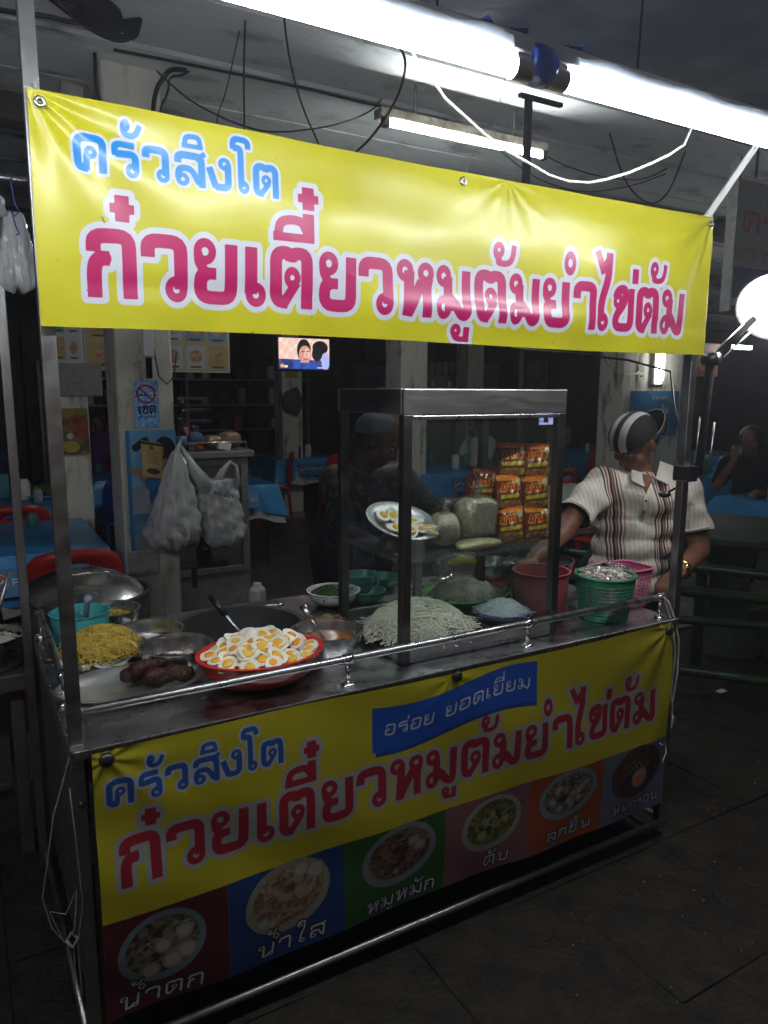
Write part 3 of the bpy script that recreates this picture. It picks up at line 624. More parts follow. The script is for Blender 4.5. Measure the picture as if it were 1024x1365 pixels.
q=MB(); q.tube([(.76,1.25,2.18),(.785,1.25,2.155),(.808,1.25,2.138),(.85,1.25,2.10),(.90,1.25,2.075),(.943,1.25,2.053),(1.0,1.25,2.03),(1.062,1.25,2.015),(1.115,1.25,2.0),(1.17,1.25,1.995),(1.23,1.25,2.0),(1.28,1.25,2.013),(1.35,1.25,2.037),(1.42,1.25,2.067),(1.48,1.25,2.095),(1.53,1.25,2.125),(1.56,1.25,2.18)],.003,8)
tag(q.build('lamp_flex',M['whitewire'],None,True),'white electric flex drooping in a loop below the right lit tube','cable')

# clip lamp on the right post
cl=T('clip_lamp','lit round clip lamp on a black jointed arm clamped to the right post','lamp',(2.07,1.58,1.28))
q=MB(); q.box((2.022,1.55,1.262),(2.070,1.612,1.315)); q.box((2.07,1.565,1.27),(2.10,1.595,1.29)); q.build('clamp',M['chrome'],cl,bevel=.004)
A=Vector((2.115,1.585,1.28)); B=Vector((2.20,1.63,1.66)); C_=Vector((2.41,1.63,1.80))
q=MB(); q.tube([A,A+(B-A)*.02,B],.015,10); q.build('lower_arm',M['matblack'],cl,True)
q=MB(); q.tube([B,C_],.013,10); q.build('upper_arm',M['matblack'],cl,True)
d=Vector((.022,-.012,0))
for (a,b,s) in ((A+(B-A)*.05,A+(B-A)*.45,1),(A+(B-A)*.10,A+(B-A)*.5,-1),(B+(C_-B)*.05,B+(C_-B)*.8,1),(B+(C_-B)*.1,B+(C_-B)*.85,-1)):
    q=MB(); q.tube([a+d*s+Vector((0,-.012,0)),b+d*s+Vector((0,-.012,0))],.0035,8); q.build('spring',M['post'],cl,True)
q=MB(); q.tube([B+Vector((-.0,-.025,0)),B+Vector((0,.025,0))],.022,14); q.build('elbow_joint',M['black'],cl,True)
dirn=Vector((-.74,-.36,-.56)).normalized(); rq=dirn.to_track_quat('-Z','Y').to_matrix(); hc3=Vector((2.486,1.60,1.848))
q=MB(); q.lathe([(.022,.12),(.035,.10),(.07,.065),(.11,.025),(.126,-.012),(.129,-.014),(.127,-.016),(.106,.022),(.066,.058),(.02,.10)],hc3,36,rot=rq); q.build('lamp_shade',M['white'],cl,True)
q=MB(); q.lathe([(.0001,-.024),(.07,-.018),(.118,-.007),(.112,.004),(.0001,.004)],hc3,32,rot=rq); q.build('diffuser',M['lamp'],cl,True)
q=MB(); q.tube([(2.10,1.60,1.30),(2.12,1.70,1.5),(2.15,1.75,1.62),(2.05,1.85,1.66),(1.9,1.95,1.68),(1.75,2.1,1.70)],.004,6); q.build('lamp_cord',M['cable'],cl,True)

# ------------------------------------------------ glass case
gc=T('glass_case','square glass display case with steel frame standing on the counter','display case',(1.29,1.84,.80))
gx0,gx1,gy0,gy1,gz0,gz1=1.005,1.572,1.645,2.04,.803,1.556; pw=.0135
for (x,y) in ((gx0+pw,gy0+pw),(gx1-pw,gy0+pw),(gx0+pw,gy1-pw),(gx1-pw,gy1-pw)):
    q=MB(); q.box((x-pw,y-pw,gz0),(x+pw,y+pw,gz1-.068)); q.build('corner_post',M['caseframe'],gc,bevel=.002)
for (a,b) in (((gx0,gy0,gz1-.068),(gx1,gy0+.014,gz1)),((gx0,gy1-.014,gz1-.068),(gx1,gy1,gz1)),((gx0,gy0+.016,gz1-.068),(gx0+.014,gy1-.016,gz1)),((gx1-.014,gy0+.016,gz1-.068),(gx1,gy1-.016,gz1))):
    q=MB(); q.box(a,b); q.build('top_band',M['brushed'],gc,bevel=.003)
q=MB(); q.box((gx0+.027,gy0-.003,gz1-.082),(gx1-.027,gy0+.006,gz1-.070)); q.build('trim',M['steel'],gc,bevel=.002)
q=MB(); q.box((gx0+.002,gy0+.002,gz1+.001),(gx1-.002,gy1-.002,gz1+.005)); q.build('glass_roof',M['glass'],gc)
q=MB(); q.box((gx0+.002,gy0+.002,gz0),(gx1-.002,gy1-.002,gz0+.012)); q.build('base_tray',M['steel'],gc)
for (a,b) in (((gx0+.027,gy0+.004,gz0+.02),(gx1-.027,gy0+.008,gz1-.07)),((gx0+.004,gy0+.027,gz0+.02),(gx0+.008,gy1-.027,gz1-.07)),((gx1-.008,gy0+.027,gz0+.02),(gx1-.004,gy1-.027,gz1-.07))):
    q=MB(); q.box(a,b); q.build('glass_pane',M['glass'],gc)
for y in (gy0+.002,gy1-.016):
    q=MB(); q.box((gx0+.027,y,gz0+.013),(gx1-.027,y+.014,gz0+.05)); q.build('base_rail',M['brushed'],gc)
zs=1.080
q=MB(); q.box((gx0+.012,gy0+.012,zs),(gx1-.012,gy1-.012,zs+.006)); q.build('glass_shelf',M['shelfglass'],gc)
for x in (gx0+.28,):
    q=MB(); q.box((x-.012,gy1-.04,gz0+.013),(x+.012,gy1-.018,zs-.001)); q.build('shelf_prop',M['brushed'],gc)

# ------------------------------------------------ bowls and food
def bowl(name,label,cat,c,r,hh,mat,rb=.6,sx=1,sy=1,rim=.006,th=.003,rot=None,group=None,flare=1):
    t=T(name,label,cat,c,group); q=MB()
    pr=[(1e-5,0),(r*rb,0)]
    for k in range(1,8):
        a=k/7; pr.append((r*(rb+(1-rb)*math.sin(a*PI/2)**flare),hh*(1-math.cos(a*PI/2))**.9))
    pr+=[(r+rim,hh),(r+rim,hh+.002),(r-.001,hh+.002)]
    inn=[(max(a-th,1e-5),b+th) for (a,b) in pr[2:8][::-1]]
    pr+=inn+[(r*rb-th,th),(1e-5,th)]
    q.lathe(pr,c,48,sx,sy,rot); q.build('shell',mat,t,'a'); return t
# proto half egg
eg=T('egg_half','halved boiled egg with orange yolk in the red basin','egg',(0,0,0),'halved boiled eggs heaped in the red basin')
q=MB(); 
def eggshape(v): return Vector((v.x*(1+.12*v.x/.028*.5),v.y,min(v.z,.0)))
q.ell((0,0,0),(.027,.020,.019),18,10,fn=lambda v:Vector((v.x,v.y*(1-.16*v.x/.027),min(v.z,.0)))); q.build('white',M['eggw'],eg,'a',local=True)
q=MB(); q.ell((0,0,0),(.0145,.0125,.0035),14,6,fn=lambda v:Vector((v.x-.003,v.y,max(v.z,-.0005)+.0004))); q.build('yolk',M['yolk'],eg,True,local=True)
ymesh=[]
for ym in (1,2):
    d_=[c for c in eg.children if c.name.startswith('yolk')][0].data.copy(); ymesh.append(d_)
rb_=bowl('egg_basin','red plastic basin heaped with halved boiled eggs','basin',(.633,1.742,.806),.158,.075,M['redplastic'],.62,1,.80,rim=.011)
cnt=0; used=False
yk=[M['yolk'],pm('egg_yolk_pale',(.93,.62,.10),(.9,.5,.05),60,.6,0,.35,160),pm('egg_yolk_deep',(.88,.30,.01),(.92,.42,.03),60,.4,0,.3,160)]
protos=[eg]
def eggplace(x,y,z,rot,label=None,group=None):
    global used
    if used:
        c=copy_tree(eg,None,(x,y,z),rot,None,label,group); k=rs.random()
        for ch in c.children:
            if ch.name.startswith('yolk'):
                ch.scale=(rs.uniform(.8,1.15),rs.uniform(.8,1.15),1); ch.location=(rs.uniform(-.003,.003),rs.uniform(-.002,.002),0)
                if k<.55:
                    ch.data=ymesh[0 if k<.28 else 1]
        f=rs.uniform(.98,1.16); c.scale=(f,f*rs.uniform(.92,1.05),f); return
    if not used:
        eg.location=(x,y,z); eg.rotation_euler=rot; used=True; eg.scale=(1.1,1.1,1.15)
        if label: eg['label']=label
    else: copy_tree(eg,None,(x,y,z),rot,None,label,group)
rs=random.Random(3)
for d_,m_ in zip(ymesh,yk[1:]): d_.materials[0]=m_
mb=MB(); mb.lathe([(.12,.82),(.137,.868),(.12,.876),(.07,.892),(1e-5,.898)],(.633,1.742,0),32,1,.80); 
pts=[]
for layer,(nr,rad,z) in enumerate(((15,.134,.879),(12,.098,.888),(7,.058,.899),(3,.022,.906))):
    for k in range(nr):
        a=2*PI*(k+rs.uniform(-.25,.25)+.4*layer)/nr; rr=rad*rs.uniform(.93,1.06); pts.append((.633+rr*math.cos(a),1.742+rr*.78*math.sin(a),z+rs.uniform(-.003,.006),a))
for k in range(24):
    a=rs.random()*6.28; rr=.115*math.sqrt(rs.random()); pts.append((.633+rr*math.cos(a)+.01,1.748+rr*.75*math.sin(a),.911-rr*.13+rs.uniform(0,.007),a))
for (x,y,z,a) in pts:
    # faces lean toward viewer at random
    tilt=rs.uniform(.05,.75); ax=rs.uniform(-1.4,1.4)
    m_=Matrix.Rotation(ax-.5,3,'Z')@Matrix.Rotation(tilt,3,'X')@Matrix.Rotation(rs.random()*6.28,3,'Z')
    if rs.random()<.07: m_=Matrix.Rotation(rs.random()*6.28,3,'Z')@Matrix.Rotation(2.2+rs.random(),3,'X')
    sec=['right end','rear right','rear','rear left','left end','front left','front','front right'][int(((a%(2*PI))/(2*PI)*8+.5))%8]; lv=len([1 for q_ in pts[:pts.index((x,y,z,a))]]); lvn='along the rim' if lv<15 else 'on the second ring' if lv<27 else 'near the middle' if lv<37 else 'on top of the heap'
    eggplace(x,y,z,m_.to_euler(),'halved boiled egg %s at the %s of the red basin'%(lvn,sec))
# oval steel plate of eggs inside the case, tipped forward
pr=Matrix.Rotation(R(8),3,'Y')@Matrix.Rotation(R(30),3,'X')
pc=Vector((1.085,1.79,1.165))
M['platesteel']=pm('plate_steel',(.85,.85,.84),(.75,.75,.74),20,.42,1,.02,60,.06)
def plate(name,label,c,r,hh,mat,sx,sy,rot=None,cat='plate'):
    if mat is M['bowl']: mat=M['platesteel']
    t=T(name,label,cat,c); q=MB(); q.lathe([(1e-5,0),(r*.68,0),(r*.80,hh*.55),(r*.97,hh),(r,hh+.001),(r,hh+.004),(r*.96,hh+.004),(r*.79,hh*.55+.003),(r*.67,.003),(1e-5,.003)],c,56,sx,sy,rot); q.build('shell',mat,t,'a'); return t
plate('egg_plate','oval steel plate of halved eggs propped on the glass shelf',pc,.118,.016,M['bowl'],1,.74,pr)
for ei,(u,v) in enumerate(((-.068,.022),(-.022,.030),(.022,.034),(-.045,-.034),(-.012,-.018),(.008,-.05),(.028,-.012),(.052,.008),(.058,-.030),(.095,-.018),(.098,-.045),(-.01,-.045))):
    p=pc+pr@Vector((u*.84,v*.92,.017)); m_=pr@Matrix.Rotation(rs.uniform(-.5,.5),3,'X')@Matrix.Rotation(rs.uniform(-.3,.3),3,'Y')@Matrix.Rotation(rs.random()*6.28,3,'Z')
    eggplace(*p,m_.to_euler(),'halved egg on the tipped oval plate, '+['leftmost of the back row','middle of the back row','right of the back row','leftmost of the front row','inner left, centre','front edge, centre','centre right','behind the case post, right','right part, middle','right end, upper','right end, lower','front edge, left of centre'][ei],'halved boiled eggs on the steel plate')
# prop under plate so it truly rests: an upturned saucer on the shelf
q=MB(); q.lathe([(.05,1.087),(.045,1.105),(.03,1.135),(1e-5,1.140)],(1.085,1.83,0),24); tag(q.build('upturned_saucer',M['darksteel'],None,True),'small dark saucer propping the oval egg plate on the shelf','saucer')

def strands(name,label,cat,c,rx,ry,hh,n,mat,wr=.0022,L_=.07,wig=.01,seg=6,seed=1,flat=.5,lift=0,kind='stuff',ang=None,sides=3,core=None):
    rs=np.random.default_rng(seed); q=MB()
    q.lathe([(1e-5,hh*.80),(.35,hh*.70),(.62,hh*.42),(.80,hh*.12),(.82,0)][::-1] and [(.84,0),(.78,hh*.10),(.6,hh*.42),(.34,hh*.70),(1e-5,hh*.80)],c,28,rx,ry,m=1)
    for i in range(n):
        r=math.sqrt(rs.random())*.92; a=rs.random()*6.28; x=r*math.cos(a); y=r*math.sin(a)
        d=rs.random()*6.28 if ang is None else ang+rs.normal()*.7
        l=L_*(.5+rs.random()); cu=rs.normal()*.5; pts=[]; ph=rs.random()*6.28
        zz=rs.random()*.004+lift*rs.random()
        for k in range(seg+1):
            t=k/seg-.5; dd=d+cu*t*2; px=x*rx+l*t*math.cos(dd)+wig*math.sin(ph+t*9)*math.sin(d); py=y*ry+l*t*math.sin(dd)-wig*math.sin(ph+t*9)*math.cos(d)
            q2=min((px/rx)**2+(py/ry)**2,1.25); z=hh*(1-q2)**.8 if q2<1 else -.02*(q2-1)
            pts.append((c[0]+px,c[1]+py,c[2]+max(z,.0)+zz+wig*.35*math.sin(ph*2+t*7)))
        q.tube(pts,wr,sides,cap=False)
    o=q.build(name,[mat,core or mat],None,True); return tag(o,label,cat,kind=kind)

# front-left group
plate('sausage_plate','wide oval steel plate with dark braised sausages','%s' and (.330,1.832,.806),.185,.022,M['bowl'],1,.66)
for (c,l,a,tl,lab) in (((.395,1.842,.853),.15,.12,.02,'long dark braised sausage on top of the oval plate'),((.410,1.800,.838),.12,-.10,.02,'short dark braised sausage at the front of the plate'),((.35,1.86,.836),.10,.45,0,'dark braised sausage end at the back of the plate')):
    q=MB(); pts=[]; 
    for k in range(13):
        t=k/12-.5; pts.append((c[0]+l*t*math.cos(a),c[1]+l*t*math.sin(a)+.008*math.cos(t*4),c[2]+.004*math.sin(t*14)))
    q.tube(pts,[.012+.009*math.sqrt(max(0,1-(2*(k/12-.5))**4))+.0018*math.sin(k*2.1) for k in range(13)],14); tag(q.build('braised_sausage',M['meat'],None,True),lab,'sausage')
bowl('noodle_bowl','steel bowl piled high with yellow egg noodles by the left post','bowl',(.29,2.06,.802),.118,.045,M['bowl'],.6)
strands('egg_noodles','heap of curly yellow egg noodles by the left post','noodles',(.29,2.06,.840),.106,.102,.055,560,M['eggn'],.0021,.075,.014,8,2,lift=.010)
bowl('egg_bowl','deep steel bowl holding a few stewed eggs, left of the red basin','bowl',(.457,1.915,.802),.092,.072,M['bowl'],.75)
q=MB(); q.lathe([(1e-5,.828),(.084,.828)],(.457,1.915,0),28); tag(q.build('stew_broth',M['darkbroth'],None,True),'dark broth in the deep steel bowl','broth')
for (dx,dy,wh_) in ((-.02,.0,'leftmost'),(.012,-.012,'middle'),(.035,.012,'rightmost')):
    q=MB(); q.ell((.457+dx,1.915+dy,.836),(.016,.014,.014),14,8); tag(q.build('stewed_egg',M['brownegg'],None,True),wh_+' of three pale eggs floating in the deep steel bowl','egg',group='eggs in the broth bowl')
bowl('condiment_bowl','dark-filled steel bowl behind the stewed egg bowl','bowl',(.425,2.10,.802),.094,.066,M['bowl'],.7)
q=MB(); q.lathe([(1e-5,.833),(.088,.833)],(.425,2.10,0),28); tag(q.build('dark_sauce',M['darkbroth'],None,True),'dark sauce filling the bowl behind the stewed egg bowl','sauce')
bowl('small_noodle_bowl','steel bowl with yellow shreds behind the teal bucket','bowl',(.362,2.36,.802),.088,.068,M['bowl'],.7)
strands('yellow_shreds','yellow shredded garnish in the rear left steel bowl','garnish',(.362,2.36,.835),.075,.075,.02,120,M['eggn'],.0018,.04,.006,5,5)
bk=bowl('teal_bucket','teal plastic tub with a spoon standing in it','tub',(.267,2.29,.802),.082,.092,M['teal'],.82,rim=.005)
q=MB(); q.tube([(.275,2.28,.83),(.285,2.26,.93),(.288,2.25,.945)],[.007,.009,.012],10); tag(q.build('plastic_spoon',pm('lilac_plastic',(.25,.3,.42),None,8,.4),None,True),'pale lilac spoon handle standing in the teal tub','spoon')
# big lid / basin at the back left
ld=T('wok_lid','large domed steel lid with a flat handle lying at back left of counter','lid',(.36,2.62,.74)); rr=Matrix.Rotation(R(14),3,'X')@Matrix.Rotation(R(5),3,'Y')
q=MB(); q.lathe([(.190,0),(.197,.002),(.190,.006),(.165,.024),(.12,.042),(.06,.052),(1e-5,.055)],(.335,2.62,.86),44,rot=rr); q.build('dome',M['bowl'],ld,True)
q=MB(); q.tube([(.27,2.60,.908),(.275,2.60,.935),(.36,2.59,.937),(.40,2.59,.932),(.405,2.59,.908)],.006,8); q.build('handle',M['bowl'],ld,True)
sp=T('side_stove_pot','tall steel pot standing behind the cart under the domed lid','pot',(.345,2.64,0)); q=MB(); q.lathe([(.19,.012),(.195,.02),(.195,.85),(.205,.855),(.205,.862),(.19,.862),(.188,.05),(1e-5,.05)],(.345,2.64,0),40); q.build('body',M['darksteel'],sp,'a')
# stock pot in the counter
pt=T('stock_pot','large dark stock pot sunk into the counter behind the eggs','pot',(hc[0],hc[1],.40)); q=MB(); q.lathe([(.15,.42),(.195,.44),(.197,.80),(.214,.806),(.214,.816),(.193,.816),(.190,.46),(.15,.445),(1e-5,.445)],(hc[0],hc[1],0),48); q.build('body',M['darksteel'],pt,'a')
q=MB(); q.lathe([(1e-5,.70),(.189,.70)],(hc[0],hc[1],0),40); tag(q.build('stock',M['darkbroth'],None,True),'dark broth deep inside the large stock pot','broth')
def ladle(label,a,b,r1,handle,mat):
    t=T('ladle',label,'ladle',a); a=Vector(a);b=Vector(b)
    q=MB(); q.tube([a,a+(b-a)*.5,b],[.0045,.005,.006],8); q.build('shaft',mat,t,True)
    q=MB(); q.tube([a+(b-a)*.58,b],[.0095,.011],10); q.build('handle',handle,t,True)
    q=MB(); q.lathe([(1e-5,-r1*.5),(r1*.6,-r1*.4),(r1,0),(r1*.95,0),(r1*.55,-r1*.34),(1e-5,-r1*.44)],a,20); q.build('cup',mat,t,True)
ladle('ladle with black handle leaning in the large stock pot',(.70,2.03,.80),(.625,2.155,.925),.04,M['black'],M['steel'])
ladle('steel ladle standing in the orange soup bowl',(.86,1.835,.84),(.82,1.90,.935),.028,M['steel'],M['steel'])
bowl('soup_bowl','steel bowl of orange soup between the red basin and glass case','bowl',(.862,1.825,.802),.100,.074,M['bowl'],.66)
q=MB(); q.lathe([(1e-5,.845),(.088,.845)],(.862,1.825,0),32); tag(q.build('orange_soup',M['soup'],None,True),'orange soup in the steel bowl beside the glass case','soup')
q=MB(); q.tube([(.80,2.40,.803),(.82,2.36,.806),(.94,2.34,.806),(.95,2.38,.806)],.004,8); tag(q.build('steel_tongs',M['steel'],None,True),'steel tongs lying behind the stock pot','tongs')
bowl('herb_bowl','white bowl of noodles and green herbs at the rear of counter','bowl',(1.10,2.27,.802),.090,.052,M['white_ceramic'],.45)
strands('herb_garnish','dark green herbs and yellow bits in the white bowl','herbs',(1.09,2.27,.838),.075,.07,.028,170,M['herb'],.0026,.03,.008,4,8)
strands('pickle_garnish','yellow pickled strips in the white bowl','pickles',(1.115,2.265,.838),.06,.06,.02,90,M['eggn'],.0024,.03,.006,4,9)
q=MB(); 
for k in range(12): q.ell((.965+random.uniform(-.03,.05),2.02+random.uniform(-.05,.05),.815+random.uniform(0,.02)),(.02,.018,.008),10,6,rot=Matrix.Rotation(random.uniform(-.7,.7),3,'X'))
tag(q.build('fried_crackers',pm('fried_cracker',(.34,.24,.11),(.2,.12,.05),40,.5,0,.4,80),None,True),'brown fried crackers heaped behind the soup bowl','crackers',kind='stuff')
q=MB(); q.box((1.2,2.45,.40),(1.24,2.48,.83)); 
# white rice noodles inside the case
tr_=T('noodle_tray','shallow steel tray under the white rice noodles in the case','tray',(1.2,1.81,.816)); q=MB(); q.box((1.035,1.675,.8165),(1.36,1.99,.822)); 
for (a,b) in (((1.035,1.675,.822),(1.36,1.680,.838)),((1.035,1.985,.822),(1.36,1.99,.838)),((1.035,1.681,.822),(1.04,1.984,.838)),((1.355,1.681,.822),(1.36,1.984,.838))): q.box(a,b)
q.build('shell',M['darksteel'],tr_,bevel=.002)
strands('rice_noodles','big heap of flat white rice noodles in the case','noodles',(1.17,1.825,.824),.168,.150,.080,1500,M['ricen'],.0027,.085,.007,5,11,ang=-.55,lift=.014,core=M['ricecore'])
gpl=bowl('green_plate','bright green plate under the fine vermicelli in the case','plate',(1.49,2.02,.818),.0,.02,M['greenplate'],.6) if False else None
plate('green_plate','bright green plate under fine vermicelli behind the white noodles',(1.50,2.03,.818),.175,.030,M['greenplate'],1,.75)
strands('vermicelli','tangled heap of fine pale vermicelli on the green plate','noodles',(1.50,2.05,.838),.135,.085,.060,1000,M['verm'],.0014,.09,.010,6,12)
bowl('blue_plate','pale blue plate of glass noodles beside the right case post','plate',(1.482,1.80,.818),.082,.032,M['blueplate'],.5)
strands('glass_noodles','small heap of clear white glass noodles on the blue plate','noodles',(1.482,1.80,.846),.074,.068,.036,520,M['glassn'],.0010,.06,.007,6,13)
for i,(x,y,z,lab) in enumerate(((1.215,2.23,.802,'pale green bowl nearest the white herb bowl'),(1.245,2.33,.802,'pale green bowl behind the noodle heap, leftmost of the rear bowls'),(1.36,2.38,.802,'pale green bowl behind the green plate, rightmost of the rear bowls'),(1.245,2.33,.835,'upper pale green bowl stacked in the left rear bowl'))):
    bowl('melamine_bowl',lab,'bowl',(x,y,z),.062,.045,M['cyanbowl'],.5,group='pale green bowls behind the noodles')
# bags of noodles on the shelf
def bag(label,c,rx,ry,rz,mat,seed,knot=True,sq=2.5,name='noodle_bag',cat='bag',inner=None):
    rs=random.Random(seed); t=T(name,label,cat,(c[0],c[1],c[2]-rz)); q=MB(); ph=[rs.random()*6 for _ in range(6)]
    def f(v):
        a=math.atan2(v.y,v.x); k=1+.05*math.sin(5*a+ph[0])+.04*math.sin(9*a+ph[1]+v.z*60)+.04*math.sin(v.z*90+ph[2]+a*2)
        def s(c,r): return math.copysign(abs(c/r)**(2/sq),c)*r
        return Vector((s(v.x,rx)*k,s(v.y,ry)*k,s(v.z,rz)))
    q.ell(c,(rx,ry,rz),40,24,fn=f); q.build('film',mat,t,True)
    if inner:
        q=MB(); q.ell(c,(rx,ry,rz),28,16,fn=lambda v:f(v)*.93); q.build('contents',inner,t,True)
    if knot:
        q=MB(); zz=c[2]+rz*.9; pts=[(c[0],c[1],zz-.006),(c[0]+.004,c[1],zz+.012),(c[0]-.004,c[1]-.004,zz+.022),(c[0]+.010,c[1]-.006,zz+.040)]
        q.tube(pts,[.022,.009,.008,.018],9)
        for k in range(5): a=rs.random()*6.28; q.add([(c[0],c[1],zz+.02),(c[0]+.03*math.cos(a),c[1]+.03*math.sin(a),zz+.045),(c[0]+.03*math.cos(a+.6),c[1]+.03*math.sin(a+.6),zz+.04)],[(0,1,2)])
        q.build('knot',mat,t,True)
    return t
noodin=pm('packed_noodles',(.95,.86,.58),(.72,.62,.38),45,.6,0,.9,90); sprout=pm('pale_dough',(.90,.74,.36),(.7,.55,.25),20,.5,0,.5,60)
bag('clear bag of pale noodles, left one on the glass shelf',(1.240,1.79,1.142),.050,.045,.052,M['clearbag'],1,inner=noodin)
bag('large square clear bag of noodles on the glass shelf',(1.345,1.775,1.172),.062,.045,.064,M['clearbag'],2,sq=4,inner=noodin)
bag('flat clear bag of yellowish dough in front on the shelf',(1.300,1.705,1.104),.080,.034,.017,M['clearbag'],3,knot=False,inner=sprout)

# instant noodle packets
def mkpack():
    t=T('noodle_packet','upper left orange instant noodle packet in the case','noodle packet',(0,0,0),'orange instant noodle packets')
    w_,h_=.098,.125
    def P(U,V):
        a=U/w_; b=V/h_; e=np.clip(np.minimum(np.minimum(a,1-a)*5,1),0,1)*np.clip(np.minimum(np.minimum(b-.07,.93-b)*6,1),0,1)
        bul=-.019*e**.6*(1+.12*np.sin(a*9+b*7)+.08*np.sin(a*23-b*11))
        zig=.0012*np.sin(U*900)*((b<.07)|(b>.93))
        return U-w_/2,bul+zig-.002+.002*np.sin(b*12),V
    def rt_(x0,x1,y0,y1): return lambda U,V:rect(U,V,x0*w_,x1*w_,y0*h_,y1*h_)
    word=lambda U,V:_w(U,V)
    def _w(U,V):
        D=np.full(U.shape,1.); V2=V-.10*(U-w_/2); layout(D,U,V2,'มาม่า',.012,w_-.012,.56*h_,.026,.1,1.15); return D
    ban=lambda U,V:rect(U,V,.12*w_,.92*w_,.36*h_+.1*(U-w_/2),.46*h_+.1*(U-w_/2))
    def bowlf(U,V): return ellipse(U,V,.45*w_,.16*h_,.038,.016)
    lay=[(rt_(0,1,0,.36),((.30,.07,.01),(.10,.02,.004),60),0),(bowlf,((.45,.16,.03),(.5,.36,.12),110,'v'),0),((lambda U,V:ellipse(U,V,.84*w_,.20*h_,.011,.012)),(.75,.5,.03),0),
         (rt_(0,1,.36,.84),((.26,.04,.006),(.14,.02,.004),25),0),(ban,(.55,.45,.02),0),(_w,(.85,.5,.05),.0022),(_w,(.62,.015,.01),0),(rt_(0,1,.85,1),(.80,.22,.02),0),((lambda U,V:ellipse(U,V,.86*w_,.80*h_,.011,.013)),(.75,.62,.35),0)]
    sheet('front_film',P,w_,h_,110,120,lay,(.72,.17,.015),t,rough=.22,soft=.0004,coat=.5)
    back=lambda U,V:(lambda a,b,c:(w_-a-w_+w_/2-(0) if False else -a,-b*.8+.001,c))(*P(U,V))
    sheet('back_film',back,w_,h_,24,28,[],(.55,.12,.015),t,rough=.22)
    return t
pk=mkpack(); zsf=zs+.006
pl_=[(1.470,1.765,.198,.07,-.10,'upper left orange instant noodle packet in the case'),(1.543,1.735,.196,.04,-.05,'upper right orange instant noodle packet beside case post'),(1.452,1.755,.100,.03,.02,'middle left orange instant noodle packet in the case'),(1.540,1.730,.098,-.02,.0,'middle right orange instant noodle packet beside case post'),
 (1.458,1.745,.002,.0,.02,'bottom left orange instant noodle packet on the shelf'),(1.542,1.722,.002,.0,-.02,'bottom right orange instant noodle packet on the shelf'),
 (1.415,1.855,.11,.1,.25,'orange noodle packet half hidden behind the middle left one'),(1.42,1.86,.002,.05,.2,'orange noodle packet at the back left on the shelf'),(1.51,1.845,.11,.1,.0,'orange noodle packet hidden behind the middle row'),(1.51,1.845,.002,.0,.0,'orange noodle packet hidden behind the bottom row')]
for k,(x,y,z,ry,rx_,lab) in enumerate(pl_):
    rot=(-.10+rx_*.4+random.uniform(-.05,.05),ry+random.uniform(-.10,.10),-.32+rx_+random.uniform(-.16,.16)); loc=(x,y,zsf+z)
    if k==0: pk.location=loc; pk.rotation_euler=rot; pk['label']=lab; pk.scale=(.87,1,.88)
    else: copy_tree(pk,None,loc,rot,(.86,1,.87) if k%2 else (.87,1,.88),lab)
q=MB(); q.ell((1.47,1.90,1.23),(.11,.075,.125),36,20,fn=lambda v:Vector((math.copysign(abs(v.x/.11)**.5,v.x)*.11*(1+.05*math.sin(v.z*70)),math.copysign(abs(v.y/.075)**.5,v.y)*.075*(1+.06*math.sin(v.z*50+v.x*60)),math.copysign(abs(v.z/.125)**.55,v.z)*.125)))
# yellow thing in bag below shelf
q=MB(); q.tube([(1.45,2.06,.95),(1.50,2.05,.965),(1.56,2.03,.955)],[.014,.018,.008],10); tag(q.build('yellow_pickle',pm('yellow_pickle',(.6,.5,.1),None,8,.4),None,True),'yellow pickle inside the clear bag below the shelf','pickle')
bag('clear bag with yellow pickle behind the vermicelli, under the shelf',(1.50,2.08,.93),.10,.04,.055,M['clearbag'],8,knot=False)
q=MB(); q.lathe([(.06,.802),(.065,.81),(.065,.875),(1e-5,.88)],(1.50,2.08,0),24); tag(q.build('sauce_tub',M['maroon'],None,'a'),'dark red tub under the clear pickle bag','tub')

# baskets and tubs at the right
def basket(name,label,cat,c,r,rb,hh,mat,holes=True,n=56,sqr=None,rows=9):
    """real open lattice: rings plus vertical ribs"""
    t=T(name,label,cat,c)
    def P(a,z):
        rr=rb+(r-rb)*z/hh
        if sqr:
            x,y=sqr; cx,sy=math.cos(a),math.sin(a); k=1/(abs(cx)**6+abs(sy)**6)**(1/6); return (c[0]+cx*k*x*rr/r,c[1]+sy*k*y*rr/r,c[2]+z)
        return (c[0]+rr*math.cos(a),c[1]+rr*math.sin(a),c[2]+z)
    q=MB()
    for j in range(rows+1):
        z=hh*(.10+.72*j/rows); q.tube([P(2*PI*k/n,z) for k in range(n)],.0016,4,closed=True)
    for k in range(n): q.tube([P(2*PI*k/n,z) for z in (0,hh*.5,hh*.85)],.0016,4,cap=False)
    q.build('lattice_wall',mat,t)
    q=MB()
    for (z0,z1,d) in ((hh*.84,hh,0),(0,hh*.10,0)):
        v=[P(2*PI*k/n,z) for z in (z0,z1) for k in range(n)]; q.add(v,[(k,(k+1)%n,n+(k+1)%n,n+k) for k in range(n)])
        q.tube([P(2*PI*k/n,z1) for k in range(n)],.005 if z1==hh else .002,6,closed=True)
    q.add([P(2*PI*k/n,.002) for k in range(n)],[tuple(range(n))]); q.build('rim_and_base',mat,t,True,kind='stuff')
    return t
basket('green_basket','round green plastic basket full of wrapped sweets','basket',(1.833,1.70,.802),.098,.078,.145,M['greenpl'])
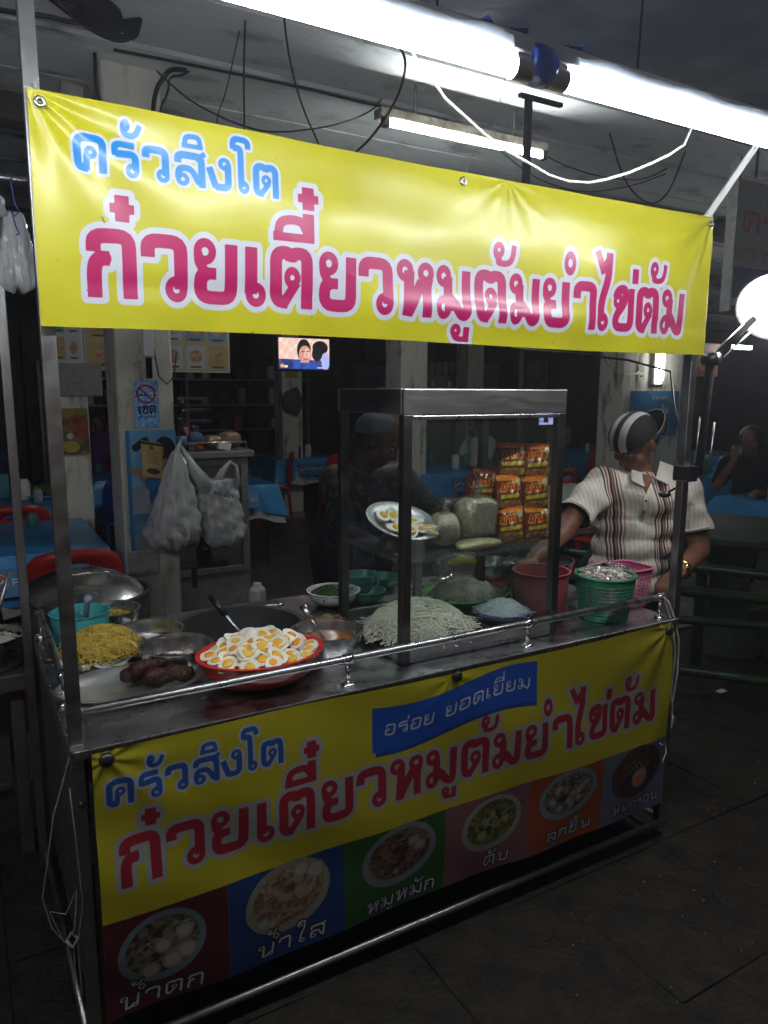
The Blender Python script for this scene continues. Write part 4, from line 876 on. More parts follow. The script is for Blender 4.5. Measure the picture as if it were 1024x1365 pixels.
# wrapped sweets
swm=[M['clearbag'],pm('candy_pink',(.5,.25,.27),None,8,.3),pm('candy_brown',(.25,.12,.06),None,8,.35),pm('candy_cream',(.7,.66,.52),None,8,.3),bagmat('candy_film',(.8,.8,.78),.5,.12,.5)]
q=MB(); q.lathe([(.080,.83),(.088,.925),(.05,.932),(1e-5,.938)],(1.833,1.70,0),24)
for k in range(170):
    a=random.random()*6.28; rr=.084*math.sqrt(random.random()); x,y=1.833+rr*math.cos(a),1.70+rr*math.sin(a); z=.948-rr*.12+random.uniform(-.008,.012)
    mrot=Matrix.Rotation(random.random()*6,3,'Z')@Matrix.Rotation(random.uniform(-1,1),3,'X'); mi=random.choice([1,2,3,4,4,4,3])
    q.ell((x,y,z),(.013,.007,.006),8,5,rot=mrot,m=mi)
    for s in (-1,1):
        e=mrot@Vector((.013*s,0,0)); e2=mrot@Vector((.024*s,.008,0)); e3=mrot@Vector((.024*s,-.008,.003)); q.add([Vector((x,y,z))+e,Vector((x,y,z))+e2,Vector((x,y,z))+e3],[(0,1,2)],4)
tag(q.build('wrapped_sweets',swm,None),'small sweets in clear wrappers heaped in the green basket','sweets',kind='stuff')
basket('pink_basket','square pink plastic basket behind the green basket','basket',(1.985,1.775,.802),.12,.10,.135,M['pinkpl'],n=44,sqr=(.105,.075),rows=7)
q=MB(); q.ell((1.97,1.80,.92),(.07,.04,.03),20,10,fn=lambda v:v*(1+.15*math.sin(v.x*90+v.y*70))); tag(q.build('crumpled_bag',M['clearbag'],None,True),'crumpled clear bag lying in the pink basket','bag')
q=MB(); q.box((1.905,1.785,.90),(1.935,1.80,.955),rot=Matrix.Rotation(.5,3,'Y')); tag(q.build('dark_packet',M['black'],None,bevel=.003),'small dark packet standing in the pink basket','packet')
t=bowl('maroon_tub','dull red plastic tub to the right of the glass noodles','tub',(1.655,1.815,.802),.090,.155,M['maroon'],.78,rim=.008)
t=bowl('steel_basin','steel basin behind the red tub and green basket','basin',(1.80,1.98,.86),.115,.085,M['bowl'],.7)
q=MB(); q.lathe([(.10,.802),(.10,.858),(.09,.859)],(1.80,1.98,0),24); tag(q.build('basin_stand',M['darksteel'],None,'a'),'dark upturned pot carrying the steel basin','pot')
t=bowl('steel_bowl','low steel bowl between the case and the steel basin','bowl',(1.66,2.10,.87),.085,.06,M['bowl'],.6)
q=MB(); q.lathe([(.08,.802),(.085,.868),(.07,.869)],(1.66,2.10,0),24); tag(q.build('tub_stand',M['maroon'],None,'a'),'dark red tub carrying the low steel bowl','tub')
# white cup and bottle behind counter
q=MB(); q.lathe([(.03,0),(.034,.01),(.03,.085),(.016,.10),(.016,.11),(1e-5,.11)],(1.02,3.0,.60),20); 
# rope ties
q=MB(); q.tube([(1.985,1.60,.885),(2.00,1.575,.86),(2.03,1.57,.80),(2.06,1.57,.72),(2.065,1.57,.60),(2.05,1.57,.50),(2.045,1.565,.45),(2.055,1.56,.43),(2.04,1.56,.41),(2.045,1.56,.455),(2.06,1.56,.44)],.0035,6)
q.tube([(1.975,1.60,.86),(1.985,1.585,.89),(2.0,1.59,.86),(2.03,1.575,.78),(2.045,1.57,.68),(2.04,1.57,.52),(2.05,1.565,.44)],.003,6)
tag(q.build('cord',M['rope'],None,True),'white cord knotted round the rail at the right post','cord')
q=MB(); q.tube([(1.965,1.545,.38),(1.985,1.545,.365),(2.0,1.56,.355),(2.02,1.565,.36),(2.01,1.55,.33),(1.99,1.545,.31),(2.0,1.55,.29)],.0028,6); tag(q.build('cord',M['rope'],None,True),'short white string knot at lower right edge of the front banner','cord')
q=MB(); q.tube([(.149,1.58,.799),(.135,1.57,.76),(.118,1.565,.71),(.105,1.56,.675),(.088,1.56,.58),(.072,1.56,.495),(.085,1.56,.42),(.108,1.56,.373),(.13,1.56,.40),(.138,1.56,.488),(.115,1.56,.44),(.085,1.565,.455),(.105,1.56,.38),(.125,1.555,.36),(.122,1.555,.26),(.128,1.555,.205),(.135,1.555,.25),(.133,1.56,.36),(.15,1.565,.45),(.145,1.565,.6),(.14,1.57,.72)],.0018,6)
q.tube([(.11,1.56,.38),(.122,1.55,.365),(.135,1.56,.375),(.122,1.57,.385),(.112,1.56,.37)],.004,6)
tag(q.build('cord',pm('old_grey_rope',(.16,.15,.13),(.1,.09,.08),60,.8),None,True),'long loose white cord looped and hanging beside the left post','cord')
# hanging white bag at top left
def hangbag(label,c,wt,wb,hh,seed,mat,lean=0,flat=.55,name='plastic_bag',handles=False,hz=0):
    rs=random.Random(seed); ph=[rs.random()*6 for _ in range(8)]; t=T(name,label,'bag',c); q=MB(); n=40; rows=26; v=[];f=[]
    for i in range(rows+1):
        s=i/rows; r=wt+(wb-wt)*(s**.8); 
        if s>.80: r*=math.sqrt(max(0,1-((s-.80)/.205)**2))*.9+.1
        for k in range(n):
            a=2*PI*k/n; w_=1+.13*(1-s*.5)*math.sin(7*a+ph[0]+s*3)+.09*math.sin(13*a+ph[1]-s*6)+.05*math.sin(s*23+ph[2]+3*a)+.045*math.sin(19*a+s*11+ph[4])+.04*math.sin(s*41-5*a+ph[5])
            v.append((c[0]+lean*s+r*w_*math.cos(a),c[1]+r*w_*flat*math.sin(a),c[2]-hh*s+.01*math.sin(3*a+ph[3])*s))
    for i in range(rows):
        for k in range(n): f.append((i*n+k,(i+1)*n+k,(i+1)*n+(k+1)%n,i*n+(k+1)%n))
    f.append(tuple(range(n))); f.append(tuple(rows*n+k for k in range(n))[::-1]); q.add(v,f); q.build('sack',mat,t,True)
    return t
t=hangbag('white plastic bag tied with blue string to the bar, top left',(.178,2.42,2.045),.020,.055,.215,4,M['whitebag'])
q=MB(); q.tube([(.182,2.43,2.155),(.176,2.415,2.12),(.180,2.41,2.07),(.190,2.405,2.045),(.178,2.40,2.03),(.170,2.41,2.05),(.180,2.40,2.00),(.186,2.40,1.985),(.178,2.40,1.98)],.0022,6); q.build('blue_tie',pm('blue_string',(.03,.08,.4),None,8,.5),t,True)
q=MB(); q.ell((.120,2.42,2.06),(.045,.03,.04),24,14,fn=lambda v:v*(1+.18*math.sin(v.x*110+v.z*80))); q.build('gathered_top',M['whitebag'],t,True)
t=hangbag('second white bag hanging further left on the same bar, cut by frame edge',(.125,2.46,2.06),.03,.05,.20,6,M['whitebag'])
q=MB(); q.tube([(.08,2.43,2.10),(.12,2.45,2.155),(.14,2.44,2.10)],.003,6); q.build('handle',M['whitebag'],t,True)
q=MB(); q.lathe([(.018,0),(.02,.01),(.02,.05),(.012,.06)],(.128,2.50,1.90),14); tag(q.build('orange_cup',M['orange'],None,True),'orange object glimpsed behind the hanging white bag','cup')
def _nop(): pass

# ================================================================== people
def remesh(q,name,mat,parent,vox=.008,it=6,attr=None,label=None,off=True,matfn=None):
    me=bpy.data.meshes.new('t'); me.from_pydata(q.v,[],q.f); o=bpy.data.objects.new('t',me); S.collection.objects.link(o)
    r=o.modifiers.new('r','REMESH'); r.mode='VOXEL'; r.voxel_size=vox
    s=o.modifiers.new('s','SMOOTH'); s.iterations=it; s.factor=.5
    dg=bpy.context.evaluated_depsgraph_get(); m2=bpy.data.meshes.new_from_object(o.evaluated_get(dg)); bpy.data.objects.remove(o)
    m2.name=name
    n_=len(m2.vertices); co=np.empty(n_*3); m2.vertices.foreach_get('co',co); co=co.reshape(-1,3)
    if attr:
        for k,fn in attr.items():
            a=m2.attributes.new(k,'FLOAT','POINT'); a.data.foreach_set('value',fn(co).astype(np.float32))
    if parent is not None: co=co-np.array(gl(parent)); m2.vertices.foreach_set('co',co.ravel())
    m2.polygons.foreach_set('use_smooth',[True]*len(m2.polygons)); m2.materials.clear(); m2.materials.append(mat)
    o=bpy.data.objects.new(name,m2); S.collection.objects.link(o); o.parent=parent
    if label: o['label']=label
    return o
def capsule(q,a,b,ra,rb,n=16,fl=1):
    a=Vector(a);b=Vector(b); d=(b-a); L=d.length; d.normalize(); pts=[];rr=[]
    for k in range(5): t=k/4; pts.append(a-d*ra*math.cos(t*PI/2)); rr.append(max(ra*math.sin(t*PI/2),1e-4))
    for k in range(5): t=k/4; pts.append(b+d*rb*math.sin(t*PI/2)); rr.append(max(rb*math.cos(t*PI/2),1e-4))
    q.tube(pts,rr,n)
def limb(q,pts,rr):
    for i in range(len(pts)-1): capsule(q,pts[i],pts[i+1],rr[i],rr[i+1])
def hand(q,w,d,nrm,s=1,curl=.5,side=1):
    """palm and five fingers: w wrist, d forward, nrm palm normal (curl towards)"""
    w=Vector(w);d=Vector(d).normalized();nrm=Vector(nrm); nrm=(nrm-d*nrm.dot(d)).normalized(); sd=d.cross(nrm)*side
    pc=w+d*.048*s; q.ell(pc,(.040*s,.044*s,.015*s),16,10,rot=Matrix((sd,d,nrm)).transposed()); capsule(q,w-d*.03*s,w+d*.02*s,.026*s,.024*s)
    for i,(o,l) in enumerate(((-.030,.062),(-.010,.072),(.010,.068),(.029,.052))):
        b=w+d*.085*s+sd*o*s; a1=curl*.5; p1=b+(d*math.cos(a1)+nrm*math.sin(a1))*l*.5*s; a2=curl*1.3; p2=p1+(d*math.cos(a2)+nrm*math.sin(a2))*l*.33*s; a3=curl*2; p3=p2+(d*math.cos(a3)+nrm*math.sin(a3))*l*.27*s
        limb(q,[b-d*.02*s,p1,p2,p3],[.0095*s,.009*s,.0085*s,.0075*s])
    b=w+d*.025*s-sd*.030*s; p1=b+(d*.6-sd*.8+nrm*.3).normalized()*.035*s; p2=p1+(d*.85-sd*.3+nrm*.5).normalized()*.030*s
    limb(q,[b,p1,p2],[.013*s,.0105*s,.0085*s])
def head(q,c,fwd,upv,s=1):
    """skull, jaw, nose, brow, lips, ears"""
    f=Vector(fwd).normalized(); u=Vector(upv); u=(u-f*u.dot(f)).normalized(); r=f.cross(u); c=Vector(c)
    Mx=Matrix((r,f,u)).transposed()
    P=lambda x,y,z:c+r*x*s+f*y*s+u*z*s
    q.ell(P(0,-.008,.02),(.076*s,.095*s,.095*s),20,14,rot=Mx); q.ell(P(0,.022,-.045),(.058*s,.068*s,.066*s),18,12,rot=Mx)
    q.ell(P(0,.066,-.088),(.026*s,.022*s,.020*s),12,8,rot=Mx)
    limb(q,[P(0,.088,.012),P(0,.106,-.022)],[.010*s,.014*s]); 
    for k in (-1,1):
        q.ell(P(k*.013,.098,-.026),(.009*s,.009*s,.008*s),8,6); q.ell(P(k*.032,.082,.028),(.024*s,.012*s,.008*s),10,6,rot=Mx)
        q.ell(P(k*.045,.062,-.022),(.022*s,.022*s,.022*s),10,8); q.ell(P(k*.078,-.005,-.008),(.008*s,.018*s,.030*s),10,8,rot=Mx@Matrix.Rotation(.25*k,3,'Z'))
    q.ell(P(0,.088,-.054),(.024*s,.010*s,.007*s),10,6,rot=Mx); q.ell(P(0,.085,-.066),(.020*s,.011*s,.008*s),10,6,rot=Mx)
    return P,Mx
def eyes(P,Mx,par,s=1):
    for k in (-1,1):
        q=MB(); q.ell(P(k*.031,.078,.010),(.013*s,.008*s,.007*s),10,8,rot=Mx); q.build('eye',pm('eye_white',(.5,.48,.45),None,8,.2),par,True)
        q=MB(); q.ell(P(k*.031,.0845,.009),(.005*s,.003*s,.005*s),8,6,rot=Mx); q.build('pupil',M['black'],par,True)
        q=MB(); q.ell(P(k*.032,.090,.034),(.020*s,.004*s,.004*s),10,6,rot=Mx); q.build('eyebrow',M['hair'],par,True)

# ---- vendor
vn=T('person','man in striped polo shirt and backwards black and white cap working behind the cart','person',(2.42,2.2,0))
hd=Vector((2.375,2.085,1.345)); lat=Vector((.867,-.498,0)); fwdv=Vector((-.86,-.04,-.70))
shR=Vector((2.585,1.985,1.155)); shL=Vector((2.225,2.125,1.185)); elR=Vector((2.615,1.925,.905)); wrR=Vector((2.335,1.80,.872)); elL=Vector((1.985,2.085,1.00)); wrL=Vector((1.80,2.02,.945))
neck0=Vector((2.43,2.09,1.19))
bd=MB(); P_,Mx_=head(bd,hd,fwdv,(-.35,-.10,1.0),1.0)
limb(bd,[hd+Vector((.035,.02,-.06)),neck0],[.052,.056])
limb(bd,[shL,elL,wrL],[.05,.042,.029]); limb(bd,[shR,elR,wrR],[.05,.043,.030])
limb(bd,[shL+Vector((.03,.01,-.03)),shR+Vector((-.03,.01,-.03))],[.062,.062]); limb(bd,[(2.40,2.12,1.08),(2.40,2.13,.80)],[.10,.115])
limb(bd,[(2.32,2.17,.80),(2.28,2.12,.47),(2.28,2.2,.06)],[.085,.06,.042]); limb(bd,[(2.48,2.10,.80),(2.50,2.12,.47),(2.52,2.2,.06)],[.085,.06,.042])
for x in (2.28,2.52): limb(bd,[(x,2.2,.045),(x-.05,2.05,.03)],[.04,.03])
hand(bd,wrR,(-.75,-.1,-.25),(-.2,-.2,-1),1,.7,1); hand(bd,wrL,(-.9,-.1,-.35),(0,-.1,-1),1,.6,-1)
body=remesh(bd,'body',M['skin'],vn,.0065,5)
eyes(P_,Mx_,vn)
# shirt
sh_=MB()
limb(sh_,[shL+Vector((.02,0,-.015)),shL+(elL-shL)*.60],[.076,.066]); limb(sh_,[shR+Vector((-.02,0,-.01)),shR+(elR-shR)*.66],[.070,.069])
limb(sh_,[shL+Vector((.03,0,-.02)),neck0+Vector((-.02,.0,-.055)),shR+Vector((-.03,0,-.015))],[.085,.092,.085]); sh_.ell((2.40,2.045,1.125),(.165,.115,.10),24,12,rot=Matrix.Rotation(-.45,3,'Z')); 
limb(sh_,[neck0+Vector((0,.0,-.04)),neck0+Vector((0,0,-.12))],[.075,.12])
for (z,w,d) in ((1.08,.178,.118),(1.0,.170,.125),(.92,.165,.130),(.84,.168,.135),(.77,.172,.14)):
    sh_.ell((2.395-(1.08-z)*.10,2.075+(1.08-z)*.05,z),(w,d,.085),24,12,rot=Matrix.Rotation(-.45,3,'Z'))
def ucoord(co): return (co-np.array((2.37,2.05,1.0)))@np.array(lat)+.006*np.sin(co[:,2]*22)+.10*(co[:,2]-1.0)
sm,t_,p_=nm('striped_polo'); L=t_.links.new; an=N(t_,'ShaderNodeAttribute',attribute_name='u')
def band(a,b,soft=.0012):
    m1=N(t_,'ShaderNodeMapRange',i_1=a-soft,i_2=a+soft); m2_=N(t_,'ShaderNodeMapRange',i_1=b+soft,i_2=b-soft); L(an.outputs['Fac'],m1.inputs[0]); L(an.outputs['Fac'],m2_.inputs[0]); mm=N(t_,'ShaderNodeMath',operation='MULTIPLY'); L(m1.outputs[0],mm.inputs[0]); L(m2_.outputs[0],mm.inputs[1]); return mm.outputs[0]
r_=N(t_,'ShaderNodeRGB'); r_.outputs[0].default_value=(.68,.655,.58,1); cur=r_.outputs[0]
def over(fac,col):
    global cur
    mx=N(t_,'ShaderNodeMix',data_type='RGBA'); L(fac,mx.inputs[0]); L(cur,mx.inputs[6]); mx.inputs[7].default_value=(*col,1); cur=mx.outputs[2]
# fine pink pinstripes everywhere
fr=N(t_,'ShaderNodeMath',operation='MULTIPLY',i_1=1/.017); L(an.outputs['Fac'],fr.inputs[0]); fr2=N(t_,'ShaderNodeMath',operation='FRACT'); L(fr.outputs[0],fr2.inputs[0]); gt=N(t_,'ShaderNodeMath',operation='LESS_THAN',i_1=.16); L(fr2.outputs[0],gt.inputs[0]); over(gt.outputs[0],(.56,.40,.34))
for c0 in (-.105,.085):
    over(band(c0-.006,c0+.012),(.30,.17,.12)); 
    for k,(o_,w_,cc) in enumerate(((-.028,.007,(.05,.03,.03)),(-.016,.006,(.25,.08,.06)),(-.003,.009,(.03,.02,.02)),(.010,.006,(.22,.07,.05)),(.021,.007,(.04,.025,.025)),(.034,.004,(.3,.12,.09)))): over(band(c0+o_-w_/2,c0+o_+w_/2),cc)
L(cur,p_.inputs['Base Color']); p_.inputs['Roughness'].default_value=.85
n1=N(t_,'ShaderNodeTexNoise',i_Scale=14,i_Detail=4,i_Distortion=.5); b1=N(t_,'ShaderNodeBump',i_Strength=.5,i_Distance=.02); tcn=N(t_,'ShaderNodeTexCoord'); L(tcn.outputs['Object'],n1.inputs[0]); L(n1.outputs[0],b1.inputs['Height']); L(b1.outputs[0],p_.inputs['Normal'])
# wrinkles are modelled into the shirt mesh
so=remesh(sh_,'polo_shirt',sm,vn,.0075,6,{'u':ucoord})
bmx=bmesh.new(); bmx.from_mesh(so.data); og=Vector(gl(so)); dl=[]
for (a_,b_,t_e) in ((shL,elL,.64),(shR,elR,.70)):
    dd_=(b_-a_).normalized(); pe=a_+(b_-a_)*t_e
    for vv in bmx.verts:
        p_w=vv.co+og; k_=(p_w-pe).dot(dd_)
        if k_>0 and (p_w-pe-dd_*k_).length<.085 and k_<.12 and (p_w-Vector((2.39,2.08,p_w.z))).length>.175: dl.append(vv)
bmesh.ops.delete(bmx,geom=list(set(dl)),context='VERTS'); bmx.to_mesh(so.data); bmx.free()
co=np.empty(len(so.data.vertices)*3); so.data.vertices.foreach_get('co',co); co=co.reshape(-1,3); nn=np.empty_like(co).ravel(); so.data.vertices.foreach_get('normal',nn); nn=nn.reshape(-1,3)
wr_=.0045*np.sin(co[:,0]*38+co[:,2]*26+1.5*np.sin(co[:,2]*17))+.003*np.sin(co[:,2]*52-co[:,0]*31); co+=nn*wr_[:,None]; so.data.vertices.foreach_set('co',co.ravel()); so.data.update()
whc=pm('collar_cloth',(.58,.56,.51),None,8,.8)
def flap(name,P4,mat,th=.006,off=0):
    q=MB(); P4=[Vector(p)+Vector((-.004,-.009,.002))*off for p in P4]; c=sum(P4,Vector())/4; nrm=(P4[1]-P4[0]).cross(P4[2]-P4[0]).normalized()
    if nrm.y>0: nrm=-nrm
    cc_=c+nrm*.008; lo=[p-nrm*th for p in P4]; v=P4+[cc_]+lo; q.add(v,[(0,1,4),(1,2,4),(2,3,4),(3,0,4),(8,7,6,5),(0,5,6,1),(1,6,7,2),(2,7,8,3),(3,8,5,0)]); return q.build(name,mat,vn,bevel=.002)
flap('collar',[(2.465,2.035,1.272),(2.51,2.0,1.25),(2.402,1.935,1.190),(2.368,1.97,1.212)],whc,off=1.2)
flap('collar',[(2.335,2.065,1.240),(2.350,2.03,1.232),(2.312,1.972,1.180),(2.282,2.015,1.205)],whc,off=1.2)
flap('neck_opening',[(2.352,2.02,1.228),(2.372,1.982,1.218),(2.314,1.965,1.150),(2.316,1.975,1.185)],M['skin'],off=.5)
q=MB(); q.tube([(2.308,1.955,1.155),(2.303,1.958,1.11),(2.311,1.972,1.06)],[.007,.007,.006],6); q.build('placket',whc,vn,True)
for z,x,y in ((1.13,2.302,1.949),(1.085,2.304,1.957)): q=MB(); q.ell((x,y,z),(.005,.004,.005)); q.build('button',M['black'],vn,True)
for (a_,b_,t_e,rr_) in ((shL,elL,.64,.0655),(shR,elR,.70,.067)):
    dd_=(b_-a_).normalized(); pe=a_+(b_-a_)*t_e; s1=dd_.cross(Vector((0,0,1))).normalized(); s2_=s1.cross(dd_)
    for o_,mt_ in ((-.004,M['matblack']),(-.016,whc)): q=MB(); q.tube([pe+dd_*o_+s1*math.cos(k*PI/12)*rr_+s2_*math.sin(k*PI/12)*rr_ for k in range(24)],.0045,6,closed=True); q.build('sleeve_hem',mt_,vn,True)
# cap
cd=fwdv.normalized(); cu=(Vector((-.35,-.10,1.0))-cd*Vector((-.35,-.10,1.0)).dot(cd)).normalized(); cr=cd.cross(cu); MC=Matrix((cr,cd,cu)).transposed(); cc=hd+cu*.030-cd*.006
q=MB(); n=48; rows=16; v=[];f=[]
for i in range(rows+1):
    e=PI/2*(i/rows)
    for k in range(n):
        a=2*PI*k/n; v.append(cc+MC@Vector((.0885*math.cos(a)*math.cos(e),(.110*math.sin(a)*math.cos(e)),.098*math.sin(e)**.9+.002+.008*math.sin(a)*math.cos(e))))
for i in range(rows):
    for k in range(n): f.append((i*n+k,i*n+(k+1)%n,(i+1)*n+(k+1)%n,(i+1)*n+k))
q.add(v,f); capo=q.build('cap_crown',M['black'],vn,True)
cm,ct_,cp=nm('cap_panels'); capo.data.materials.clear(); capo.data.materials.append(cm)
at=capo.data.attributes.new('w','FLOAT','POINT'); at.data.foreach_set('value',[float((Vector(p)-cc).dot(cr)) for p in v])
an=N(ct_,'ShaderNodeAttribute',attribute_name='w'); ab=N(ct_,'ShaderNodeMath',operation='ABSOLUTE'); ct_.links.new(an.outputs['Fac'],ab.inputs[0])
rp=N(ct_,'ShaderNodeValToRGB'); rp.color_ramp.interpolation='CONSTANT'; els=rp.color_ramp.elements; els[0].position=0; els[0].color=(.012,.012,.013,1); els[1].position=.14; els[1].color=(.62,.62,.64,1)
e=els.new(.46); e.color=(.012,.012,.014,1)
ms=N(ct_,'ShaderNodeMath',operation='MULTIPLY',i_1=1/.0865); ct_.links.new(ab.outputs[0],ms.inputs[0]); ct_.links.new(ms.outputs[0],rp.inputs[0]); ct_.links.new(rp.outputs[0],cp.inputs['Base Color']); cp.inputs['Roughness'].default_value=.8
q=MB(); v=[];f=[]; nb=14
for j,(ry,dz) in enumerate(((.0,0),(.35,.002),(.7,0),(1,-.006))):
    for k in range(nb+1):
        a=PI*(k/nb); x=.072*math.cos(a); v.append(cc+MC@Vector((x,-.100*math.sin(a)**.3*.92-.090*ry*math.sin(a),-.004+dz-.012*(x/.072)**2*ry)))
for j in range(3):
    for k in range(nb): f.append((j*(nb+1)+k,j*(nb+1)+k+1,(j+1)*(nb+1)+k+1,(j+1)*(nb+1)+k))
q.add(v,f); bo=q.build('cap_brim',M['matblack'],vn,True); sd=bo.modifiers.new('s','SOLIDIFY'); sd.thickness=.004
q=MB(); q.tube([v[3*(nb+1)+k] for k in range(nb+1)],.0025,6); q.build('brim_piping',pm('grey_piping',(.4,.4,.42),None,8,.7),vn,True)
hq=MB(); hq.ell(cc-cu*.035-cd*.022,(.082,.088,.055),24,14,rot=MC); remesh(hq,'hair',M['hair'],vn,.007,3)
# watch, trousers, chair
q=MB(); dv=(wrR-elR).normalized(); w0=elR+(wrR-elR)*.90; sd_=dv.cross(Vector((0,0,1))).normalized(); s2=sd_.cross(dv)
q.tube([w0+sd_*math.cos(a)*.035+s2*math.sin(a)*.034 for a in [2*PI*k/20 for k in range(20)]],.006,6,closed=True); q.build('watch_strap',pm('gold_watch',(.75,.5,.2),None,8,.2,1),vn,True)
q=MB(); q.ell(w0+Vector((-.01,-.034,.016)),(.015,.010,.015),14,8); q.build('watch_face',pm('gold_watch_face',(.85,.68,.35),None,8,.15,1),vn,True)
tr=MB(); limb(tr,[(2.32,2.17,.79),(2.28,2.12,.47),(2.28,2.2,.12)],[.105,.078,.062]); limb(tr,[(2.48,2.10,.79),(2.50,2.12,.47),(2.52,2.2,.12)],[.105,.078,.062]); limb(tr,[(2.33,2.15,.82),(2.46,2.10,.82)],[.11,.11])
remesh(tr,'trousers',pm('dark_trousers',(.02,.02,.025),None,8,.9),vn,.011,6)
q=MB(); 
# microphone-like black clip in front of the chest: knob of the lamp arm
q.ell((2.10,1.70,1.20),(.024,.02,.012),16,8); q.tube([(2.10,1.70,1.20),(2.11,1.64,1.24),(2.09,1.60,1.28)],.004,6); q.build('clamp_lever',M['black'],cl,True)

# ---- woman behind the case
wp=T('person','person in grey cap and dark patterned shirt leaning behind the glass case','person',(1.62,2.95,0))
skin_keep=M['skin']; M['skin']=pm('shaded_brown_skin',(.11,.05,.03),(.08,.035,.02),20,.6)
hd2=Vector((1.62,2.86,1.335)); f2=Vector((.55,-.55,-.62)); u2=Vector((.35,-.3,1))
bd=MB(); P2,Mx2=head(bd,hd2,f2,u2)
limb(bd,[hd2+Vector((-.03,.04,-.05)),(1.58,2.95,1.19)],[.05,.055]); limb(bd,[(1.46,3.0,1.15),(1.74,2.92,1.15)],[.07,.07])
sR=(1.76,2.90,1.15); eR=(1.82,2.70,1.00); wR=(1.955,2.55,1.095); sL=(1.45,2.98,1.14); eL=(1.42,2.80,.95); wL=(1.5,2.62,.90)
limb(bd,[sR,eR,wR],[.045,.038,.026]); limb(bd,[sL,eL,wL],[.045,.038,.026]); limb(bd,[(1.58,3.0,1.1),(1.55,3.05,.85)],[.12,.13])
limb(bd,[(1.47,3.05,.82),(1.47,2.98,.45),(1.47,3.02,.06)],[.09,.06,.045]); limb(bd,[(1.65,3.0,.82),(1.66,2.97,.45),(1.66,3.02,.06)],[.09,.06,.045])
hand(bd,wR,(.75,-.15,.15),(0,-.2,-1),.95,.5,1); hand(bd,wL,(.4,-.7,-.2),(0,0,-1),.95,.6,-1)
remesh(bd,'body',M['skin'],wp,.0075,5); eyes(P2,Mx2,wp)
sq=MB(); limb(sq,[sR,Vector(sR)+(Vector(eR)-Vector(sR))*.8],[.07,.06]); limb(sq,[sL,Vector(sL)+(Vector(eL)-Vector(sL))*.8],[.07,.06]); limb(sq,[(1.48,2.99,1.12),(1.72,2.92,1.12)],[.09,.09]); limb(sq,[(1.60,2.97,1.08),(1.57,3.03,.92),(1.55,3.05,.74)],[.14,.15,.165])
remesh(sq,'patterned_shirt',pm('dark_floral_cloth',(.012,.012,.018),(.07,.065,.08),28,.8,0,.3,20,thr=(.52,.58)),wp,.010,6)
hq=MB(); hq.ell(hd2+Vector((-.02,.02,.03)),(.088,.098,.095),20,14); hq.ell(hd2+Vector((-.06,.08,-.06)),(.045,.05,.10),16,10); remesh(hq,'hair',M['hair'],wp,.010,3)
q=MB(); q.ell(hd2+Vector((-.015,.01,.045)),(.094,.103,.080),24,12,fn=lambda v:Vector((v.x,v.y,max(v.z,-.012)))); q.build('cap',pm('grey_blue_cap',(.13,.15,.20),(.08,.09,.13),20,.85),wp,True)
tq=MB(); limb(tq,[(1.47,3.05,.80),(1.47,2.98,.45),(1.47,3.02,.1)],[.11,.08,.06]); limb(tq,[(1.65,3.0,.80),(1.66,2.97,.45),(1.66,3.02,.1)],[.11,.08,.06]); remesh(tq,'trousers',pm('black_trousers',(.012,.012,.014),None,8,.9),wp,.014,5)
bowl('held_bowl','pale pink bowl held out by the person in grey cap','bowl',(2.06,2.50,1.075),.075,.045,pm('pale_pink_bowl',(.6,.36,.36),None,8,.3),.5)

M['skin']=skin_keep
